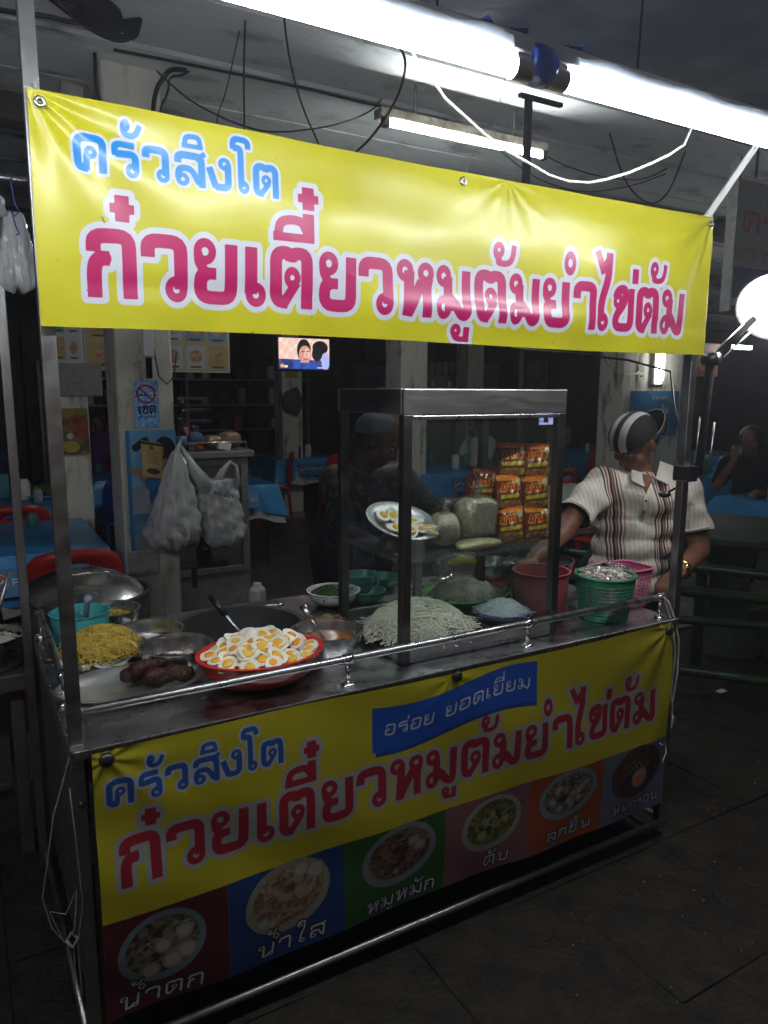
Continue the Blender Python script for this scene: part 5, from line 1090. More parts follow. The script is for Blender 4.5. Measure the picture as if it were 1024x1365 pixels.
# ---- seated guests
def guest(label,x,y,face,shirt,hairlong=False,lean=.0,s=1,z0=0,armup=False):
    t=T('person',label,'person',(x,y,z0)); c,sn=math.cos(face),math.sin(face); f=Vector((c,sn,0)); r=Vector((sn,-c,0)); B=Vector((x,y,z0)); up_=Vector((0,0,1))
    W_=lambda a,b,z:B+r*a*s+f*b*s+up_*z*s
    q=MB(); P,Mx=head(q,W_(0,.07+lean,1.17),f+Vector((0,0,-.25)),up_,.95*s); limb(q,[W_(0,.05+lean,1.10),W_(0,.02+lean*.8,1.02)],[.05*s,.055*s]); limb(q,[W_(-.15,lean*.7,.98),W_(.15,lean*.7,.98)],[.06*s,.06*s]); limb(q,[W_(0,.02,.9),W_(0,0,.52)],[.11*s,.12*s])
    hz=.78
    for k in (-1,1):
        if armup and k==1: limb(q,[W_(k*.19,lean*.7,.97),W_(k*.22,.15,.78),W_(k*.10,.18,1.0)],[.045*s,.038*s,.028*s]); hand(q,W_(k*.10,.18,1.0),(f*.2+up_),f*-1,.9*s,.8,k)
        else: limb(q,[W_(k*.19,lean*.7,.97),W_(k*.24,.12+lean,.74),W_(k*.14,.36+lean,.79)],[.045*s,.038*s,.028*s]); hand(q,W_(k*.14,.36+lean,.79),f,(0,0,-1),.9*s,.5,k)
        limb(q,[W_(k*.10,0,.5),W_(k*.12,.40,.48),W_(k*.12,.38,.06)],[.08*s,.06*s,.045*s]); limb(q,[W_(k*.12,.38,.04),W_(k*.12,.5,.03)],[.04*s,.03*s])
    remesh(q,'body',M['skin'],t,.011,4)
    q=MB(); limb(q,[W_(-.16,lean*.7,.97),W_(.16,lean*.7,.97)],[.078*s,.078*s]); limb(q,[W_(0,.02+lean*.5,.92),W_(0,0,.70),W_(0,-.01,.52)],[.135*s,.14*s,.155*s])
    for k in (-1,1): limb(q,[W_(k*.19,lean*.7,.96),W_(k*.22,.08+lean*.5,.82)],[.068*s,.062*s])
    remesh(q,'shirt',shirt,t,.013,5)
    q=MB()
    for k in (-1,1): limb(q,[W_(k*.10,0,.5),W_(k*.12,.40,.48),W_(k*.12,.38,.1)],[.095*s,.075*s,.055*s])
    remesh(q,'trousers',M['matblack'],t,.016,4)
    q=MB(); q.ell(W_(0,.055+lean,1.205),(.088*s,.098*s,.088*s),18,12)
    if hairlong: limb(q,[W_(0,0+lean,1.2),W_(0,-.05+lean,1.0),W_(0,-.07,.82)],[.085*s,.085*s,.06*s])
    q.ell(W_(0,.02+lean,1.17),(.088*s,.085*s,.09*s),18,12)
    remesh(q,'hair',M['hair'],t,.011,3); return t
guest('woman with long black hair and black top sitting at far right edge',5.62,3.70,R(200),M['matblack'],True,.05,armup=True)
guest('man in white shirt sitting behind the glass case, right of its left post',5.25,6.85,R(185),pm('white_shirt',(.62,.64,.70),None,8,.85),False,.05)
guest('guest in yellow-green shirt seen from behind beyond the noodle packets',7.7,8.3,R(60),pm('olive_yellow_shirt',(.34,.36,.06),None,8,.85))
guest('guest in white shirt seen just left of the cap of the vendor',8.1,7.4,R(150),pm('white_tee',(.6,.62,.64),None,8,.85))
guest('dark-haired guest in navy shirt at the far left table',.12,6.95,R(-70),pm('navy_shirt',(.015,.03,.09),None,8,.85),False,.05)
guest('guest in purple top sitting behind thin left pillar',1.45,9.4,R(250),pm('purple_top',(.16,.03,.26),None,8,.85))
guest('guest in dark clothes at the table below the television',3.95,9.6,R(220),pm('dark_green_shirt',(.03,.05,.04),None,8,.85))

def stickP_(x0,y,z0): return lambda U,V:(x0+U,0*U+y,z0+V)
# ================================================================== tables and chairs
def clothmesh(w,d,drop,seed):
    """square cloth with real hanging folds"""
    rs=random.Random(seed); n=18; v=[];f=[]; N1=n+1; ph=rs.random()*6
    per=[]
    for k in range(n): per.append((-w+2*w*k/n,-d))
    for k in range(n): per.append((w,-d+2*d*k/n))
    for k in range(n): per.append((w-2*w*k/n,d))
    for k in range(n): per.append((-w,d-2*d*k/n))
    m=len(per); rows=6
    for (x,y) in per: v.append((x,y,0))
    for r in range(1,rows+1):
        t=r/rows
        for i,(x,y) in enumerate(per):
            cr=min(1,(min(i%n,n-i%n))/4); a=.02+.018*math.sin(i*.9+ph)+.012*math.sin(i*2.1+ph*2); out=.012+a*t+ (1-cr)*.05*t
            nx_=x/w if abs(abs(x)-w)<1e-6 else 0; ny_=y/d if abs(abs(y)-d)<1e-6 else 0
            dz=drop*t*(1+.12*(1-cr)+.04*math.sin(i*.7+ph))
            v.append((x+nx_*out,y+ny_*out,-dz))
    f=[tuple(range(m))[::-1] and tuple(range(m))]
    for r in range(rows):
        for i in range(m): f.append((r*m+i,(r+1)*m+i,(r+1)*m+(i+1)%m,r*m+(i+1)%m))
    return v,f
def logoblock(par,x,y,z,rz,s=.11):
    pass
def table(label,x,y,w,d,seed,drop=.24,rz=0,cloth=None,logo=((0,-1,.1),)):
    t=T('dining_table',label+' (table under its cloth)' if False else label,'table',(x,y,0)); t.rotation_euler=(0,0,rz)
    q=MB(); q.box((-w,-d,.715),(w,d,.74)); q.build('tabletop',M['whitecloth'],t,local=True)
    for (a,b) in ((-1,-1),(1,-1),(1,1),(-1,1)):
        q=MB(); q.box((a*(w-.05)-.014,b*(d-.05)-.014,0),(a*(w-.05)+.014,b*(d-.05)+.014,.715)); q.build('leg',M['metalleg'],t,local=True)
    v,f=clothmesh(w,d,drop,seed); q=MB(); q.add(v,f)
    c=T('tablecloth',('blue printed cloth over the ' if cloth is None else 'pale cloth over the ')+label,'tablecloth',(x,y,.745)); c.rotation_euler=(0,0,rz)
    o=q.build('fabric',cloth or M['bluecloth'],c,'a',local=True)
    v,f=clothmesh(w*.995,d*.995,drop*1.22,seed+7); q=MB(); q.add([(a*.98,b*.98,c_-.004) for a,b,c_ in v],f); q.build('white_lining',M['whitecloth'],c,'a',local=True)
    # printed round emblem with lettering, hanging on the front face
    for (lx_,side,sc) in logo:
        sz=sc
        def PP(U,V,lx_=lx_,sz=sz): return lx_+U-sz*1.6,-d*1-.058+0*U-.05*(1-V/(sz*1.3)),-.05-sz*1.3+V
        def disk(U,V,sz=sz): return ellipse(U,V,.6*sz,.65*sz,.42*sz,.42*sz)
        def red(U,V,sz=sz): return np.maximum(disk(U,V)+.03*sz,-(V-.72*sz-.1*sz*np.sin((U/sz-.6)*5)))
        def blu(U,V,sz=sz): return np.maximum(disk(U,V)+.03*sz,(V-.58*sz-.1*sz*np.sin((U/sz-.6)*5)))
        def wd(U,V,sz=sz):
            D=np.full(U.shape,1.); layout(D,U,V,'PEPSI',1.15*sz,3.1*sz,.5*sz,.34*sz); return D
        sheet('printed_emblem',PP,3.2*sz,1.3*sz,90,36,[(disk,(.6,.62,.66),0),(red,(.5,.02,.03),0),(blu,(.02,.05,.4),0),(wd,(.55,.6,.66),0)],(.035,.20,.46),c,rough=.35,local=True,soft=.001)
    return t
TB=[('first blue table right of the steel cabinet',2.0,6.35,.36,.36,1),('far blue table with bottles below the television',3.58,8.45,.40,.42,2),('blue table at left with plate of greens',.25,6.05,.48,.45,3),('nearest blue table behind the left posts',.20,4.45,.42,.50,4),
    ('blue table seen through the case behind the packets',4.35,6.4,.45,.4,5),('blue table in front of the man in white shirt',4.95,5.9,.4,.4,6),('far blue table between packets and vendor',7.6,7.4,.55,.4,7),('blue table right of the vendor shoulder',6.6,4.9,.5,.42,9),('dark blue table at the right edge by the woman',5.55,3.15+.2,.45,.3,10),('far blue table at right behind the clip lamp',8.6,6.3,.5,.4,11),('far left blue table behind thin pillar',1.35,7.3,.35,.4,12)]
for (l,x,y,w,d,sd0) in TB: table(l,x,y,w,d,sd0)
table('pale table with white cloth just left of the vendor arm',4.25,4.45,.45,.35,8,cloth=M['whitecloth'])
# chairs
def mkchair(mat,nm_):
    t=T('plastic_chair',nm_,'chair',(0,0,0))
    # backrest with hand slot: ring of quads
    q=MB(); n=32; W_,H_=.215,.40
    def sq(a,w,h,e): c,s=math.cos(a),math.sin(a); return (math.copysign(abs(c)**e,c)*w,math.copysign(abs(s)**e,s)*h)
    o_=[];i_=[]
    for k in range(n):
        a=2*PI*k/n; x,z=sq(a,W_,H_/2,.55); o_.append((x,.02+.05*(x/W_)**2*-1+.0,.64+z)); x2,z2=sq(a,.062,.018,.8); i_.append((x2,.02,.76+z2))
    v=[(x,-.20-y+.10*(z-.6)*-1,z) for x,y,z in o_]+[(x,-.20-y+.10*(z-.6)*-1,z) for x,y,z in i_]; F=[(k,(k+1)%n,n+(k+1)%n,n+k) for k in range(n)]
    q.add(v,F); b=q.build('backrest',mat,t,True,local=True); s=b.modifiers.new('s','SOLIDIFY'); s.thickness=.014; s.offset=0
    q=MB(); q.box((-.21,-.2,.42),(.21,.21,.445)); q.build('seat',mat,t,bevel=.012,local=True)
    for (a,b_) in ((-1,-1),(1,-1),(1,1),(-1,1)): q=MB(); q.tube([(a*.18,b_*.17,.425),(a*.215,b_*.21,0)],[.022,.015],6); q.build('leg',mat,t,local=True)
    return t
rc=mkchair(M['redchair'],'red plastic chair'); bc=mkchair(M['bluechair'],'blue plastic chair')
CH=[(rc,.40,3.72,0,'red chair nearest, at the front of near left table'),(rc,.25,5.28,0,'red chair between the two left blue tables'),(rc,3.15,8.1,1.2,'red chair left of far table below television'),(rc,3.85,7.75,-.2,'red chair in front of the far bottle table'),
    (rc,1.52,6.35,1.6,'red chair half hidden by the steel cabinet'),(rc,4.85,5.3,.2,'red chair seen through the case below the hand'),(rc,4.3,5.75,0,'red chair seen through the case by the shirted man'),(rc,4.25,3.9,.2,'red chair behind the left arm of the vendor'),(rc,7.0,6.9,.1,'red chair at the far table left of the vendor'),(rc,1.25,8.0,2,'red chair behind the thin left pillar'),
    (bc,7.7,6.75,.1,'blue chair close to the cap of the vendor'),(bc,-.55,4.3,-.2,'blue chair at the far left end of the near left table'),(bc,1.1,6.6,.4,'blue chair left of the nearest pillar')]
ur=set()
for (pr_,x,y,a,lab) in CH:
    if id(pr_) not in ur: ur.add(id(pr_)); pr_.location=(x,y,0); pr_.rotation_euler=(0,0,a); pr_['label']=lab; pr_['group']='plastic chairs in the hall'
    else: copy_tree(pr_,None,(x,y,0),(0,0,a),None,lab,'plastic chairs in the hall')
# things on tables
def bottle(label,x,y,z,r,hh,mat,lab=None):
    t=T('bottle',label,'bottle',(x,y,z)); q=MB(); q.lathe([(r*.9,0),(r,.01),(r,hh*.55),(r*.45,hh*.75),(r*.36,hh*.8),(r*.36,hh*.97),(r*.42,hh),(1e-5,hh)],(x,y,z),16); q.build('glass_body',mat,t,'a')
    if lab: q=MB(); q.lathe([(r*1.03,hh*.18),(r*1.03,hh*.48)],(x,y,z),16); q.build('paper_label',lab,t,True)
    q=MB(); q.lathe([(r*.46,hh*.95),(r*.46,hh*1.02),(1e-5,hh*1.02)],(x,y,z),12); q.build('bottle_cap',M['greenpl'],t,'a'); return t
yl=pm('yellow_label',(.6,.5,.05),None,8,.5)
bottle('sauce bottle with yellow label on the far table below television',3.62,8.4,.75,.035,.27,pm('amber_sauce',(.18,.07,.02),None,8,.2),yl)
bottle('second sauce bottle on the far table below television',3.52,8.5,.75,.033,.22,pm('green_glass',(.03,.12,.05),None,8,.15),yl)
for k,(x,y) in enumerate(((3.38,8.35),(3.46,8.25))): q=MB(); q.lathe([(.045,.75),(.05,.84),(.052,.85),(1e-5,.85)],(x,y,0),14); tag(q.build('tissue_pot',M['white_ceramic'],None,'a'),('left','right')[k]+' white tissue pot on the far bottle table','pot')
for k,(x,y,lab) in enumerate(((.22,6.1,'teal paper box on the left rear table'),(5.2,5.75,'turquoise box on the table behind the case'),(6.1,4.55,'pale teal box on table right of the clip lamp arm'),(6.45,4.75,'grey-blue box beside the teal one at right'))):
    q=MB(); q.box((x-.06,y-.05,.752),(x+.06,y+.05,.93)); tag(q.build('tissue_box',pm('teal_box_%s'%'abcd'[k],(.05,.28,.34),None,8,.5),None,bevel=.008),lab,'box')
q=MB()
for k in range(120): a=random.random()*6.28; rr=.13*math.sqrt(random.random()); q.ell((.52+rr*math.cos(a),6.0+rr*math.sin(a),.79+.05*(1-rr/.13)+random.uniform(0,.02)),(.03,.02,.006),6,4,rot=Matrix.Rotation(random.random()*6,3,'Z')@Matrix.Rotation(random.uniform(-1,1),3,'X'))
tag(q.build('salad_greens',M['leaf']),'heap of leafy greens on the left rear table','greens',kind='stuff')
plate('salad_plate','white plate under the leafy greens on the left table',(.52,6.0,.752),.17,.025,M['white_ceramic'],1,1)
q=MB(); q.ell((.05,5.05+.0,.78),(.07,.06,.045),16,10,fn=lambda v:v*(1+.2*math.sin(v.x*60+v.z*70))); tag(q.build('crumpled_tissue',M['whitebag'],None,True),'crumpled white plastic on the near left table edge','litter')
bowl('rice_bowl','white bowl of rice on the table behind the case',"bowl",(4.75,6.3,.752),.09,.06,M['white_ceramic'],.5); strands('rice_heap','pale heap in the white bowl behind the case','rice',(4.75,6.3,.80),.08,.08,.05,60,M['ricen'],.004,.03,.01,3,30)
q=MB(); q.box((4.9,7.6,.75),(5.05,7.7,.95)); tag(q.build('green_box',M['greenpl'],None,bevel=.01),'small green container far behind the glass case','container')
bottle('clear water bottle on far right table',7.1,4.9,.75,.035,.24,glassmat('water_bottle',(.7,.8,.85)))
crng=random.Random(12); cl_m=[M['white_ceramic'],M['cyanbowl'],M['orange'],M['bluechair'],M['redchair'],pm('clear_cup',(.4,.42,.44),None,8,.2),pm('brown_jar',(.16,.07,.03),None,8,.3)]
wn=['white','green','orange','blue','red','grey','brown']; tn=['right of the steel cabinet','below the television','far left with greens','near left','seen behind the packets','of the man in white shirt','far behind the packets','right of the vendor shoulder','at the right edge','behind the clip lamp','behind the thin left pillar']
for (l_,x_,y_,w_,d_,sd_0),tt in zip(TB,tn):
    for k in range(3 if y_<5 else 5):
        ci=crng.randrange(7); hh_=crng.uniform(.05,.16); rr_=crng.uniform(.025,.045); px_=x_+crng.uniform(-w_,w_)*.75; py_=y_+crng.uniform(-d_,d_)*.75
        q=MB(); q.lathe([(rr_*.8,0),(rr_,.01),(rr_,hh_*.8),(rr_*.7,hh_),(1e-5,hh_)],(px_,py_,.7465),12); tag(q.build('condiment_jar',cl_m[ci],None,'a'),'small %s jar, number %s from left is not marked, on the table %s'%(wn[ci],'x',tt) if False else '%s %s jar on the blue table %s'%('tall' if hh_>.105 else 'squat',wn[ci],tt),'jar','jars and cups on the hall tables')
shf=T('wall_shelf','cluttered wall shelf in the dim rear of the hall','shelf',(3.0,11.8,1.0))
for z_ in (.9,1.3,1.7): q=MB(); q.box((1.0,11.6,z_),(5.2,11.9,z_+.03)); q.build('board',M['galv'],shf)
for x_ in (1.0,3.1,5.16): q=MB(); q.box((x_,11.62,0),(x_+.04,11.88,1.95)); q.build('upright',M['galv'],shf)
jb=None; jn=0
for z_ in (.93,1.33,1.73):
    for k in range(14):
        ci=crng.randrange(7); hh_=crng.uniform(.1,.28); x_=1.15+k*.285+crng.uniform(-.05,.05)
        if abs(x_-3.1)<.08: continue
        q=MB(); q.box((x_-.07,11.65,z_+.001),(x_+.05,11.8,z_+hh_)); tag(q.build('shelf_goods',cl_m[ci],None,bevel=.01),'%s %s box on the %s board of the rear shelf'%('tall' if hh_>.19 else 'low',wn[ci],{.93:'lowest',1.33:'middle',1.73:'top'}[z_]),'box','goods on the rear wall shelf')
for k,(x_,z_,w_,h_2) in enumerate(((6.2,1.5,.7,.5),(8.6,1.6,.9,.5),(10.2,1.4,.6,.8),(-1.2,1.5,.6,.7))):
    o=sheet('wall_poster',stickP_(x_,11.9,z_),w_,h_2,30,24,[],((.35,.25,.12),(.08,.16,.3),4+k),rough=.5); tag(o,['faded poster behind the drinks cooler','wide faded poster far right of the cooler','tall faded poster at the far right wall','faded poster at the far left wall'][k],'poster')
# far-left stove pots
for (x,y,z,r,hh,lab) in ((.02,2.62,.66,.115,.10,'steel pot cut by the left frame edge, nearer one'),(-.02,2.95,.74,.10,.12,'steel pot behind it at the left frame edge')):
    bowl('steel_pot',lab,'pot',(x,y,z),r,hh,M['bowl'],.85)
q=MB(); q.box((-.35,2.5,.60),(.14,3.1,.655)); q.box((-.3,2.55,0),(-.26,2.6,.6)); q.box((.07,2.55,0),(.11,2.6,.6)); q.box((.07,3.0,0),(.11,3.05,.6)); tag(q.build('stove_stand',M['darksteel'],None,bevel=.004),'low dark steel stove stand left of the cart','stand')
q=MB(); q.box((-.12,2.88,.656),(.08,3.02,.738)); tag(q.build('gas_ring',M['matblack'],None,bevel=.01),'black gas ring under the rear left pot','stove')
q=MB(); q.tube([(.02,2.62,.72),(.06,2.60,.84),(.10,2.60,.97)],.006,8); tag(q.build('long_spoon',M['steel'],None,True),'long spoon handle rising from the near left pot','spoon')
strands('pot_noodles','pale dish inside the near left pot','noodles',(.02,2.62,.735),.10,.10,.015,160,M['ricen'],.0022,.06,.008,5,41)

# ================================================================== things on and around the main pillar
def holo(U,V): return rect(U,V,-1,2,-1,2)
def stickP(x0,y,z0): return lambda U,V:(x0+U,0*U+y,z0+V)
def ring(U,V): return np.abs(np.hypot(U-.060,V-.175)-.045)-.0055
def bar(U,V): return seg_butt(U,V,(.028,.207),(.092,.143),.0045)
def cig(U,V): return seg_butt(U,V,(.022,.170),(.078,.170),.0035)
def cigw(U,V): return seg_butt(U,V,(.078,.180),(.118,.182),.004)
def khet(U,V):
    D=np.full(U.shape,1.); layout(D,U,V,'เขต',.018,.108,.072,.046,0,1.0); return D
def sub(U,V):
    D=np.full(U.shape,1.); layout(D,U,V,'ปลอดบุหรี่'.replace('ุ','').replace('ี่','ี'),.016,.108,.052,.010); return D
o=sheet('no_smoking_sticker',stickP(.793,3.985,1.353),.122,.245,110,220,[(khet,(.004,.005,.03),0),(sub,(.01,.02,.1),0),(cig,(.01,.01,.02),0),(cigw,(.8,.8,.85),0),(bar,(.35,.01,.05),0),(ring,(.35,.01,.05),0)],((.10,.12,.95),(.35,.90,.95),150,'v'),rough=.2,coat=.3,soft=.0006)
tag(o,'glittery blue no smoking sticker on the nearest pillar','sticker')
# swimmer poster
pw_,ph_=.26,.64
def e_(cx,cy,rx,ry,rot=0): return lambda U,V:ellipse(U,V,cx,cy,rx,ry,rot)
def s_l(a,b,r): return lambda U,V:seg_round(U,V,a,b,r)
SK=(.42,.24,.16); 
lay=[((lambda U,V:rect(U,V,-.1,.022,-.1,1)),(.03,.22,.52),0),((lambda U,V:rect(U,V,.022,.3,-.1,.10)),(.30,.33,.35),0),((lambda U,V:rect(U,V,.022,.3,.10,.20)),((.08,.24,.45),(.15,.35,.55),12),0),((lambda U,V:rect(U,V,.022,.3,.20,.34)),((.40,.47,.52),(.3,.38,.45),10),0),
 (e_(.20,.54,.055,.065),(.01,.01,.012),0),(e_(.225,.49,.025,.09),(.01,.01,.012),0),(s_l((.03,.43),(.12,.40),.018),SK,0),(s_l((.05,.55),(.10,.585),.02),(.02,.015,.015),0),(e_(.135,.40,.075,.055),SK,0),(e_(.20,.44,.022,.05),SK,0),(e_(.165,.53,.032,.045),SK,0),(e_(.155,.30,.045,.11),(.02,.12,.32),0),(e_(.12,.355,.032,.034),(.03,.18,.42),0),(e_(.175,.355,.032,.034),(.03,.18,.42),0),(s_l((.148,.35),(.146,.425),.007),(.03,.18,.42),0)]
o=sheet('swimmer_poster',stickP(.738,3.988,.70),pw_,ph_,110,260,lay,((.10,.42,.78),(.22,.55,.85),6),rough=.4); tag(o,'blue poster of a woman in blue swimwear on the nearest pillar','poster')
o=sheet('torn_flyer',stickP(.72,3.9885,.56),.16,.13,10,10,[],((.42,.44,.45),(.3,.3,.3),12),rough=.6); tag(o,'pale torn flyer below the swimmer poster on the pillar','flyer')
def card1(U,V):
    D=np.full(U.shape,1.)
    for k in range(7): D=np.minimum(D,rect(U,V,.025+.004*(k%3),.09-.006*(k%2),.075+.010*k,.079+.010*k))
    return D
o=sheet('licence_card',lambda U,V:(.812+U,3.975+0*U-.02*(1-V/.19),1.10+V+.02*(U/.108)*-1),.108,.19,60,90,[((lambda U,V:rect(U,V,0,.12,.172,.186)),(.02,.02,.02),0),(e_(.055,.035,.034,.016),(.03,.03,.02),0),(card1,(.25,.16,.06),0),(e_(.054,.158,.012,.011),(.15,.08,.05),0)],(.50,.38,.16),rough=.6); tag(o,'yellow printed card hanging over the swimmer poster','card')
q=MB(); q.box((.845,3.955,1.72),(.90,3.995,1.86)); tag(q.build('switch_box',M['white'],None,bevel=.006),'small white electric box high on the nearest pillar','switch box')
q=MB(); q.box((.862,3.985,1.45+.16),(.892,3.996,1.715)); tag(q.build('wire_casing',M['matblack'],None,bevel=.003),'dark stained strip below the white electric box','trunking')
q=MB(); q.tube([(.90,3.98,1.78),(.92,3.975,1.62),(.96,3.97,1.58),(1.0,3.975,1.62),(1.02,3.98,1.75)],.004,6); tag(q.build('pillar_cable',M['cable'],None,True),'black cable looping across the nearest pillar above sticker','cable')
q=MB(); q.tube([(.80,3.98,1.68),(.83,3.975,1.70),(.845,3.97,1.62),(.83,3.975,1.56),(.82,3.98,1.60)],.003,6); tag(q.build('pillar_string',M['rope'],None,True),'thin string hanging left of the dark strip on pillar','string')
for k in range(3): q=MB(); q.box((1.02+.03*k,3.9,1.50-.06*k),(1.13+.02*k,4.0,1.513-.06*k)); tag(q.build('wall_bracket',M['metalleg'],None),('upper','middle','lower')[k]+' metal bracket on right side of the nearest pillar','bracket')
# steel cabinet
cb=T('steel_cabinet','galvanised cabinet with mesh front right of the nearest pillar','cabinet',(1.3,4.5,0))
q=MB(); q.box((1.02,4.40,.12),(1.545,4.80,1.14)); q.build('body',M['galv'],cb,bevel=.006)
q=MB(); q.box((1.07,4.392,.46),(1.49,4.399,1.09)); q.build('mesh_panel',M['mesh'],cb)
q=MB(); q.box((1.0,4.36,1.141),(1.575,4.82,1.185)); q.build('top',M['galv'],cb,bevel=.006)
for (a,b) in (((1.03,4.385,.42),(1.068,4.399,1.13)),((1.492,4.385,.42),(1.54,4.399,1.13)),((1.07,4.385,1.092),(1.49,4.399,1.13)),((1.07,4.385,.42),(1.49,4.399,.458))): q=MB(); q.box(a,b); q.build('frame_strip',M['galv'],cb,bevel=.003)
q=MB(); q.tube([(1.05,4.38,1.186),(1.05,4.38,1.235),(1.53,4.38,1.235),(1.53,4.38,1.186)],.006,8); q.build('gallery_rail',M['steel'],cb,True)
for x in (1.04,1.52): q=MB(); q.box((x-.015,4.41,0),(x+.015,4.44,.12)); q.build('foot',M['metalleg'],cb)
bottle('tall dark bottle with pink label on the cabinet',1.165,4.48,1.186,.035,.30,M['bottle'],M['label']); bottle('tall dark bottle at left end of the cabinet',1.09,4.46,1.186,.038,.27,M['bottle'])
bottle('short round-labelled bottle on the cabinet',1.13,4.40,1.186,.036,.20,M['bottle'],pm('blue_label',(.1,.25,.4),None,8,.5))
bag('blue and clear plastic bag on the cabinet',(1.235,4.46,1.25),.05,.05,.05,bagmat('bluish_bag',(.2,.3,.6),.4),21); bag('bag of bread on the cabinet, left one',(1.34,4.46,1.235),.06,.06,.045,M['clearbag'],22,knot=False,inner=M['breadbag']); bag('bag of orange bread at right end of the cabinet',(1.45,4.46,1.245),.075,.06,.055,M['clearbag'],23,knot=False,inner=M['breadbag'])
q=MB(); q.box((1.35,4.37,1.19),(1.43,4.41,1.235),rot=Matrix.Rotation(.2,3,'Y')); tag(q.build('paper_box',M['white'],None,bevel=.003),'small white paper box on the cabinet edge','box'); q=MB(); q.ell((1.24,4.40,1.21),(.03,.02,.022)); tag(q.build('red_packet',M['orange'],None,True),'small red packet on the cabinet','packet')
# hanging bags in front of pillar
t=hangbag('big white carrier bag full of rubbish hanging against the pillar',(.965,3.86,1.235),.018,.160,.52,11,M['whitebag'],-.03,.75)
q=MB(); q.ell((.955,3.84,.80),(.115,.09,.085),32,18,fn=lambda v:v*(1+.07*math.sin(v.x*60+v.z*40)+.05*math.sin(v.y*90+v.x*30))); q.build('bulging_bottom',bagmat('greyish_clear_bag',(.55,.53,.52),.30,.2,.4),t,True)
q=MB(); q.tube([(1.02,3.95,1.30),(.98,3.88,1.25),(.965,3.86,1.22)],[.008,.012,.02],8); q.build('twisted_handle',M['whitebag'],t,True)
t=hangbag('white carrier bag with blue lettering and an open handle, right of the rubbish bag',(1.19,3.90,1.07),.095,.125,.38,12,M['whitebag'],.03,.55)
q=MB(); q.tube([(1.17,3.88,1.03),(1.22,3.88,1.12),(1.262,3.88,1.165),(1.295,3.88,1.14),(1.305,3.88,1.03)],[.03,.018,.010,.010,.016],8); q.build('handle',M['whitebag'],t,True)
q=MB(); q.tube([(1.00,3.93,1.27),(1.06,3.90,1.14),(1.14,3.89,1.02)],[.008,.03,.05],8); q.build('stretched_handle',M['whitebag'],t,True)
def bt(U,V):
    D=np.full(U.shape,1.); layout(D,U,V,'ซุปเปอร'.replace('ซ','ช').replace('ุ',''),.004,.11,.012,.022,.15); return D
sheet('blue_lettering',lambda U,V:(1.145+U,3.834+.006*np.cos((U-.06)*30)*-1+.0*V,.985+V-.25*U),.115,.05,80,36,[(bt,(.03,.10,.38),0)],(.66,.69,.73),t,rough=.4,clear=True)
bottle('clear empty bottle hanging under the carrier bags',1.13,3.93,.70,.04,.24,glassmat('pet_bottle',(.72,.78,.8),rough=.1))
bottle('second clear bottle beside the dark one under the bags',1.19,3.95,.68,.035,.22,glassmat('pet_bottle_b',(.7,.75,.78),rough=.1)); bottle('black bottle bottom under the rubbish bag',1.10,3.90,.62,.045,.14,M['bottle'])
q=MB(); q.box((1.06,3.9,.58),(1.24,4.02,.612)); q.box((1.06,4.0,.45),(1.09,4.02,.6)); q.tube([(1.0,4.02,.6),(1.1,4.01,.6)],.008); tag(q.build('bottle_ledge',M['metalleg'],None),'narrow metal ledge carrying bottles beside the pillar','shelf')
q=MB(); q.box((1.08,3.05,.0),(1.14,3.12,.60)); q.lathe([(.036,.60),(.040,.61),(.037,.66),(.02,.68),(.02,.69)],(1.11,3.08,0),16); tag(q.build('white_jug',M['white'],None,bevel=.004),'white plastic jug standing behind the cart','jug')

# ================================================================== TVs, boards, posters further back
tv=T('television','lit flat television showing a man in a blue jacket','television',(2.65,6.1,1.73))
q=MB(); q.box((2.395,6.02,1.715),(2.905,6.07,2.005)); q.build('casing',M['black'],tv,bevel=.006)
tw,th_=.478,.262
FC=(.55,.27,.22)
lay=[((lambda U,V:np.abs(np.sin(U*70)+np.cos(V*60+np.sin(U*50)))*.01-.0035),(.80,.62,.52),0),(s_l((.02,.03),(.46,.02),.055),((.02,.03,.14),(.05,.07,.3),20),0),(e_(.39,.185,.075,.06),(.01,.008,.01),0),(e_(.44,.07,.04,.075),(.35,.4,.7),0),(e_(.36,.13,.05,.06),(.012,.01,.012),0),(e_(.235,.16,.062,.09),(.012,.01,.012),.004),(e_(.242,.04,.045,.055),FC,0),(e_(.245,.125,.058,.075),FC,0),(e_(.265,.13,.03,.05),(.72,.42,.36),0),
 (s_l((.215,.148),(.238,.150),.004),(.03,.01,.01),0),(s_l((.262,.152),(.286,.156),.004),(.03,.01,.01),0),(s_l((.254,.135),(.258,.112),.004),(.35,.14,.12),0),(s_l((.24,.085),(.272,.088),.005),(.3,.05,.06),0),(s_l((.16,.02),(.33,.02),.035),((.02,.05,.28),(.03,.1,.4),20),0),
 ((lambda U,V:rect(U,V,.015,.045,.012,.04)),(.8,.4,.03),0),((lambda U,V:rect(U,V,.05,.08,.012,.03)),(.7,.7,.8),0),((lambda U,V:rect(U,V,.36,.42,.010,.016)),(.8,.8,.8),0)]
sheet('screen',stickP(2.411,6.012,1.735),tw,th_,190,110,lay,(.72,.47,.40),tv,emis=1.35,soft=.0015)
q=MB(); q.tube([(2.65,6.09,2.0),(2.65,6.09,3.12)],.02,8); q.build('ceiling_mount',M['black'],tv,True)
t2=T('television','tiny lit television far off, seen in upper right of the glass case','television',(7.3,8.1,1.08)); q=MB(); q.box((7.13,8.02,1.07),(7.44,8.06,1.285)); q.build('casing',M['black'],t2)
